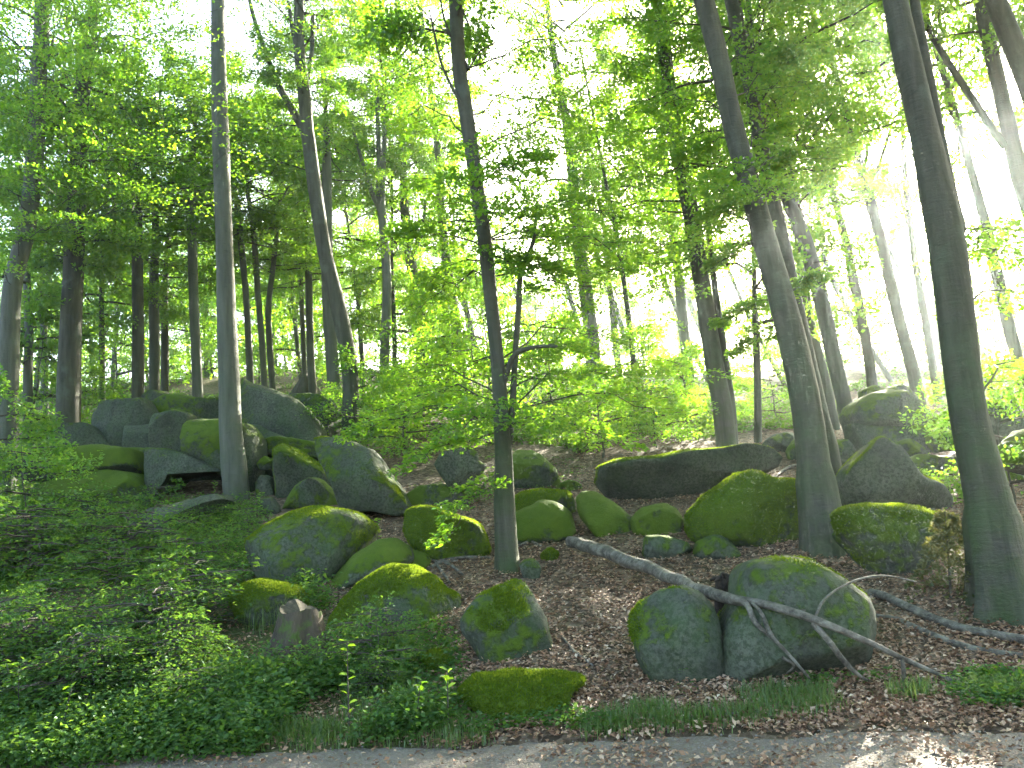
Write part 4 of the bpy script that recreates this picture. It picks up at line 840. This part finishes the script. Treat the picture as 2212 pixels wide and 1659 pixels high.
fern(1500, 1462, .3, 'fern at the foot of the egg-shaped boulder'); fern(2005, 960, .5, 'pale green fern at the foot of the right pile'); fern(1175, 1515, .2, 'fern in front of the wholly mossy flat boulder')

# ------------------------------------------------------------------ stump, fallen branches, sticks
def stump_material():
    m, nt, out = nodes_of('rotting_stump'); tc = N(nt, 'ShaderNodeTexCoord').outputs['Object']
    n1 = noise(nt, stretch(nt, tc, (14, 14, 2)), 1, 5, .65); n2 = noise(nt, tc, 6, 5, .65)
    c = ramp(nt, n1, ((.3, (.028, .02, .013)), (.6, (.085, .066, .044)), (.8, (.15, .125, .09)))).outputs[0]
    c = mixc(nt, ramp(nt, n2, ((.5, (0, 0, 0)), (.62, (1, 1, 1)))).outputs[0], c, (.06, .095, .014))
    b = N(nt, 'ShaderNodeBsdfPrincipled'); nt.links.new(c, b.inputs['Base Color']); b.inputs['Roughness'].default_value = .9
    nt.links.new(bump(nt, n1, 1, .05), b.inputs['Normal']); nt.links.new(b.outputs[0], out.inputs[0]); return m
M_STUMP = stump_material()
def stump():
    g = ground(648, 1425)[0]; root = link('tree_stump', None, None, g, 0, 'old sawn tree stump, mossy, half hidden in undergrowth', 'stump')
    z = np.array([-.2, -.05, 0, .06, .13, .22, .32, .43, .50]); C = np.stack([.05 * z, 0 * z, z], -1); R = np.full(9, .23)
    V, Q, T = tube(C, R, 40, 4, .14, (.2, 2.0, 5), cap=False); V[-40:, 2] += .05 * fbm(V[-40:] * 9, 3, 3) + .035 * np.sin(np.arange(40) * .31) + .02 * V[-40:, 1] / .23 - .02 * V[-40:, 0] / .23; V[:, :2] *= (1.12 - .35 * np.clip(V[:, 2:3] / .5, 0, 1))
    s = link('trunk', mesh('trunk', V, Q, [M_STUMP]), root)
    rim = V[-40:] * [.97, .97, 1]; c2 = rim * [.6, .6, 1] - [0, 0, .03]; c3 = rim.mean(0)[None] - [0, 0, .05]
    V2 = np.vstack([rim, c2, c3]); j = np.arange(40); j2 = (j + 1) % 40
    link('cut_face', mesh('cut_face', V2, [np.stack([j, j2, 40 + j2, 40 + j], -1), np.stack([40 + j, 40 + j2, np.full(40, 80)], -1)], [M_CUT], False), root)
stump()
def stick(pts, label, kids=(), cat='branch', group=None, name='fallen_branch', mat=None, lift=0.6):
    mat = mat or M_DEAD
    def line(pp):
        out = []
        for p in pp:
            if len(p) == 4: q = at(p[0], p[1], p[3]); D = p[3]
            else:
                q = ground(p[0], p[1])[0]; D = q[1]
            rad = p[2] / FPX * D / 2
            if len(p) == 3: q[2] += rad * lift
            out.append([*q, rad])
        return np.array(out)
    L = line(pts); b = L[0, :3].copy(); S = spline(L, 8 * len(L)); r_ = np.random.default_rng(int(pts[0][0]))
    S[:, :3] += fbm(S[:, :3] * 2.5, 3, 2)[:, None] * 0.4 * S[:, 3:4] * r_.normal(0, 1, 3)
    V, Q, T = tube(S[:, :3] - b, S[:, 3], 10, 3, .10)
    if kids:
        root = link(name, None, None, b, 0, label, cat, group); link('stem', mesh('stem', V, [Q, T], [mat]), root)
        for kp in kids:
            K = line(kp); S = spline(K, 7 * len(K)); V, Q, T = tube(S[:, :3] - b, S[:, 3], 7, 5, .1); link('side_branch', mesh('side_branch', V, [Q, T], [mat]), root)
    else: link(name, mesh(name, V, [Q, T], [mat]), None, b, 0, label, cat, group)
stick([(1232,1170,24,11.2),(1300,1190,27,10.3),(1400,1228,26,9.3),(1480,1258,25,8.3),(1545,1284,25,7.45),(1640,1304,20,6.95),(1730,1330,18,6.7),(1810,1358,16,6.6),(1900,1398,13,6.6),(1990,1440,10,6.65),(2075,1484,6)],
      'long pale fallen branch lying across the largest front boulder',
      [[(1580,1290,15,7.1),(1612,1305,13,6.95),(1632,1345,11,6.85),(1668,1378,8,6.8)], [(1625,1302,6,6.95),(1645,1325,8,6.85),(1668,1375,9,6.75),(1705,1415,7,6.7),(1735,1450,6,6.65),(1755,1475,3)],
       [(1755,1345,14,6.65),(1790,1385,13,6.6),(1820,1425,12,6.6),(1850,1455,9,6.65),(1875,1476,5)], [(1948,1420,8,6.6),(1952,1450,9,6.62),(1954,1482,6)],
       [(1762,1330,6,6.65),(1778,1298,6,6.7),(1810,1272,5,6.8),(1860,1250,4.5,7.0),(1915,1244,4,7.2),(1980,1257,3,7.4)],
       [(1690,1420,7,6.7),(1715,1438,5,6.72),(1700,1455,4,6.8)], [(1700,1322,5,6.8),(1740,1318,4,6.8)]], lift=.6)
stick([(1882,1288,12),(1915,1305,17),(1960,1325,17),(2050,1358,18),(2130,1376,17),(2240,1388,20)], 'smooth pale fallen branch running off at the right, upper of two', [[(1905,1300,7),(1880,1290,7),(1860,1278,4)]], group='fallen branches by the biggest trunk', lift=1.2)
stick([(1895,1340,8),(1940,1352,12),(2000,1375,13),(2100,1404,14),(2240,1420,12)], 'brown fallen branch running off at the right, lower of two', group='fallen branches by the biggest trunk')
stick([(1990,1482,5),(2040,1470,9),(2080,1458,9),(2150,1445,4)], 'dark forked stick at the tip of the long fallen branch', [[(2060,1465,6),(2070,1485,7),(2060,1500,4)]], mat=M_ROT)
STK = [([(905,1205,5),(945,1222,7),(990,1212,4)], 'dead stick left of the central trunk, topmost'), ([(925,1235,8),(960,1222,8),(1000,1245,5)], 'crooked dead stick left of the central trunk'),
       ([(935,1212,4),(950,1235,6),(975,1262,4)], 'dead stick pointing at the pyramid boulder'), ([(1060,1203,5),(1010,1206,6),(950,1215,4)], 'thin dead stick beside the central trunk root'),
       ([(1118,1182,5),(1145,1170,7),(1170,1180,4)], 'bent pale stick right of the central trunk foot'), ([(1215,1392,5),(1240,1420,7),(1282,1450,4)], 'straight stick in the leaves right of the pyramid boulder'),
       ([(1600,1545,5),(1570,1565,8),(1610,1552,5)], 'short grey stick at the path edge'), ([(1640,980,8),(1690,970,10),(1760,985,8)], 'dead log behind the leaning trunk, upper'),
       ([(1660,1040,4),(1700,1010,7),(1740,1000,5)], 'dark stick left of the leaning trunk'), ([(1640,965,6),(1700,955,8),(1745,960,6)], 'dead branch across the rubble behind the leaning trunk'),
       ([(1610,1240,3),(1635,1222,5),(1665,1235,3)], 'pale twig above the largest front boulder'), ([(1870,1180,4),(1905,1190,5),(1935,1186,3)], 'pale twig beside the leaning stone slab'),
       ([(650,1580,4),(690,1570,7),(720,1582,5)], 'small dead root at the path edge below the undergrowth'), ([(2040,1000,8),(2090,985,10),(2130,990,6)], 'dead branch behind the biggest trunk')]
for p, lab in STK: stick(p, lab, cat='stick', group='dead sticks on the ground', name='fallen_stick', lift=1.0)
def root_lump():
    g = at(1560, 1262, 8.0); r_ = np.random.default_rng(3); root = link('rotten_root', None, None, g, 0, 'black rotten root lump by the long fallen branch', 'root')
    C = np.array([[0, .15, -.3], [0, .06, -.1], [.02, 0, .02], [.05, 0, .09]]); S = spline(np.column_stack([C, [.07, .08, .085, .05]]), 14)
    V, Q, T = tube(S[:, :3], S[:, 3], 14, 9, .35); link('core', mesh('core', V, [Q, T], [M_ROT]), root)
    for k in range(6):
        a = r_.normal(0, 1, 3); a[2] = abs(a[2]) * .6; a /= np.linalg.norm(a); C = np.array([[.03, 0, .04], [.03, 0, .04] + a * .09, [.03, 0, .04] + a * .15 + [0, 0, -.03]])
        V, Q, T = tube(spline(np.column_stack([C, [.03, .022, .01]]), 8), np.linspace(.03, .01, 8), 6, k, .2) if False else tube(spline(C, 8), np.linspace(.03, .01, 8), 6, k, .2)
        link('rootlet', mesh('rootlet', V, [Q, T], [M_ROT]), root)
root_lump()
print('wood', round(time.time() - T0, 1))

# ------------------------------------------------------------------ ground cover, grass, litter (beyond counting)
def sample(poly, n, r_, jitter=None):
    P = np.array(poly, float); lo, hi = P.min(0), P.max(0); out = np.zeros((0, 2))
    while len(out) < n:
        q = r_.uniform(lo, hi, (n * 2, 2)); q = q[inpoly(q[:, 0], q[:, 1], poly)]; out = np.vstack([out, q])
    out = out[:n]; return ground(out[:, 0], out[:, 1])
r_ = np.random.default_rng(77)
G = sample(GREEN_POLY, 19000, r_); dens = fbm(G * 0.9, 41, 3); bare = fbm(G * [0.55, .55, 0], 47, 2)
gu, gv = project(G); nearst = inpoly(gu, gv, [(590,1400),(740,1390),(745,1440),(590,1450)]); G = G[(dens > -0.4) & (bare > -0.42) & ~nearst]
XTRA = sample([(880,1230),(1000,1420),(1000,1560),(1300,1530),(1600,1480),(2212,1450),(2300,1540),(1600,1560),(1300,1590),(900,1600),(860,1500)], 2600, r_)
XTRA = XTRA[fbm(XTRA * 1.1, 43, 3) > 0.05]
X3 = sample([(880,1010),(1100,980),(1300,1000),(1250,1060),(1100,1090),(900,1090)], 500, r_); X3 = X3[fbm(X3 * .8, 44, 3) > 0]
def herbs(G, n, hmin, hmax, size, name, label):
    k = len(G); h = r_.uniform(hmin, hmax, k) * (0.7 + 0.6 * np.clip(fbm(G * 0.6, 51, 2) + .4, 0, 1))
    f = r_.uniform(0.1, 1, (k, n)); rad = r_.uniform(0, 1, (k, n)) ** .6 * (0.06 + 0.55 * h[:, None]) ; a = r_.uniform(0, 6.28, (k, n))
    P = np.stack([G[:, None, 0] + np.cos(a) * rad, G[:, None, 1] + np.sin(a) * rad, G[:, None, 2] + h[:, None] * f], -1).reshape(-1, 3)
    kt = np.repeat(r_.uniform(0, 1, k), n); V, F_ = leaves(P, a.ravel() + r_.normal(0, .5, k * n), r_.uniform(.7, 1.3, k * n) * size, .4, wid=.72, r=r_)
    link(name, mesh(name, V, F_, [M_HERB], False, {'tint': np.clip(kt * .7 + r_.uniform(0, .45, k * n), 0, 1)}), None, label=label, cat='undergrowth', kind='stuff')
herbs(G, 12, .05, .34, .047, 'undergrowth', 'dense green herbs and seedlings covering the left slope')
herbs(np.vstack([XTRA, X3]), 9, .02, .10, .042, 'ground_cover', 'low scattered seedlings over the brown leaves and verge')
FARG = sample([(-300,1010),(130,960),(560,930),(760,930),(1000,960),(1250,970),(1500,950),(1700,930),(2000,900),(2500,860),(2500,780),(1500,825),(800,825),(250,835),(-300,900)], 7500, r_); FARG = FARG[~np.isnan(FARG[:, 2])]; FARG = FARG[(FARG[:, 1] > 18.5) & (fbm(FARG * .35, 71, 3) > -.05)]
herbs(FARG, 12, .08, .35, .10, 'slope_greenery', 'low greenery covering the far slope between the trunks')
def blades(G, n, lmin, lmax, spread, name, label):
    k = len(G); P = np.repeat(G, n, 0); P[:, :2] += r_.normal(0, spread, (k * n, 2)); P[:, 2] = hz(P[:, 0], P[:, 1]) - .01
    a = r_.uniform(0, 6.28, k * n); L = r_.uniform(lmin, lmax, k * n)[:, None]; d = np.stack([np.cos(a), np.sin(a), 0 * a], -1); s = np.stack([-np.sin(a), np.cos(a), 0 * a], -1) * r_.uniform(.0025, .0045, k * n)[:, None]
    bend = r_.uniform(.15, .8, k * n)[:, None]; up = np.array([0, 0, 1.0])
    m_ = P + up * L * .55 + d * L * bend * .25; tp = P + up * L * (1 - bend * .35) + d * L * bend * .75
    V = np.stack([P - s, P + s, m_ + s * .8, m_ - s * .8, tp], 1).reshape(-1, 3); b = np.arange(k * n)[:, None] * 5
    t = np.repeat(r_.uniform(0, 1, k), n); t = np.clip(t * .6 + r_.uniform(0, .5, k * n), 0, 1)
    link(name, mesh(name, V, [b + [[0, 1, 2, 3]], b + [[3, 2, 4]]], [M_GRASS], False, {'tint': np.concatenate([t, t])}), None, label=label, cat='grass', kind='stuff')
VERGE = sample([(-250,1545),(500,1545),(900,1560),(1000,1500),(1250,1545),(1450,1500),(2000,1490),(2350,1470),(2350,1530),(1700,1565),(1300,1600),(900,1618),(400,1630),(0,1645),(-250,1660)], 2200, r_)
VERGE = VERGE[fbm(VERGE * 1.6, 61, 3) > 0.05]
VERGE = np.vstack([VERGE, sample([(-250,1575),(300,1570),(720,1585),(700,1618),(300,1632),(0,1642),(-250,1655)], 1100, r_)])
TUFT = sample([(740,1350),(880,1360),(900,1480),(870,1560),(760,1540),(700,1440)], 260, r_)
blades(np.vstack([VERGE, TUFT]), 18, .04, .15, .05, 'grass', 'green grass along the verge of the path')
blades(sample([(560,1310),(660,1330),(650,1360),(540,1370)], 14, r_), 26, .2, .42, .05, 'tall_grass', 'tuft of tall lit grass beside the tree stump')
# fallen leaves
LP = sample([(-300,1250),(500,1180),(900,1050),(1200,985),(1500,960),(1700,930),(2400,940),(2400,1660),(-300,1660)], 95000, r_)
u_, v_ = project(LP); on = path_in(LP[:, 0], LP[:, 1]) > .5; keep = np.where(on, r_.uniform(0, 1, len(LP)) < .10 + .25 * (fbm(LP * 1.5, 66, 2) > .25), np.where(inpoly(u_, v_, GREEN_POLY), r_.uniform(0, 1, len(LP)) < .45, True))
LP = LP[keep]; LP[:, 2] = hz(LP[:, 0], LP[:, 1]) + r_.uniform(.004, .03, len(LP))
V, F_ = leaves(LP, r_.uniform(0, 6.28, len(LP)), r_.uniform(.026, .058, len(LP)), .38, .35, .62, r=r_)
link('leaf_litter', mesh('leaf_litter', V, F_, [M_LITTER], False, {'tint': np.clip(r_.beta(2, 2.2, len(LP)) + .15 * fbm(LP * .8, 5, 2), 0, 1)}), None, label='brown fallen beech leaves strewn over slope and path', cat='fallen leaves', kind='stuff')
PB = sample([(-300,1590),(2400,1540),(2400,1700),(-300,1700)], 2600, r_); PB = PB[path_in(PB[:, 0], PB[:, 1]) > .5]; k = len(PB)
oc = np.array([[1,0,0],[-1,0,0],[0,1,0],[0,-1,0],[0,0,.7],[0,0,-.7]]); of = np.array([[0,2,4],[2,1,4],[1,3,4],[3,0,4],[2,0,5],[1,2,5],[3,1,5],[0,3,5]])
V = (PB[:, None] + oc[None] * r_.uniform(.004, .014, (k, 1, 1)) * r_.uniform(.6, 1.3, (k, 6, 1))).reshape(-1, 3); F_ = (np.arange(k)[:, None, None] * 6 + of[None]).reshape(-1, 3)
link('gravel', mesh('gravel', V, F_, [plain('pebble', (.13, .12, .1), (.26, .24, .21), 9)], False), None, label='small grey pebbles strewn over the path', cat='gravel', kind='stuff')

# ------------------------------------------------------------------ haze
def haze():
    lo, hi = np.array([-60, -15, -8.0]), np.array([60, 75, 42.0])
    V = np.array([[x, y, z] for x in (lo[0], hi[0]) for y in (lo[1], hi[1]) for z in (lo[2], hi[2])]); F_ = np.array([[0,1,3,2],[4,6,7,5],[0,4,5,1],[2,3,7,6],[0,2,6,4],[1,5,7,3]])
    m, nt, out = nodes_of('forest_haze'); p = N(nt, 'ShaderNodeVolumePrincipled'); p.inputs['Color'].default_value = (.80, .95, .97, 1); p.inputs['Density'].default_value = HAZE; p.inputs['Anisotropy'].default_value = .8
    nt.links.new(p.outputs[0], out.inputs['Volume']); link('haze', mesh('haze', V, F_, [m], False), None, label='thin pale forest haze filling the air', cat='haze', kind='stuff')
HAZE = 0.0009
haze()
for o in bpy.data.objects:
    if o.parent is None and o.type == 'EMPTY': o.empty_display_size = 0.2
print('done', round(time.time() - T0, 1), 'tris', sum(len(m.loops) - 2 * len(m.polygons) for m in bpy.data.meshes))
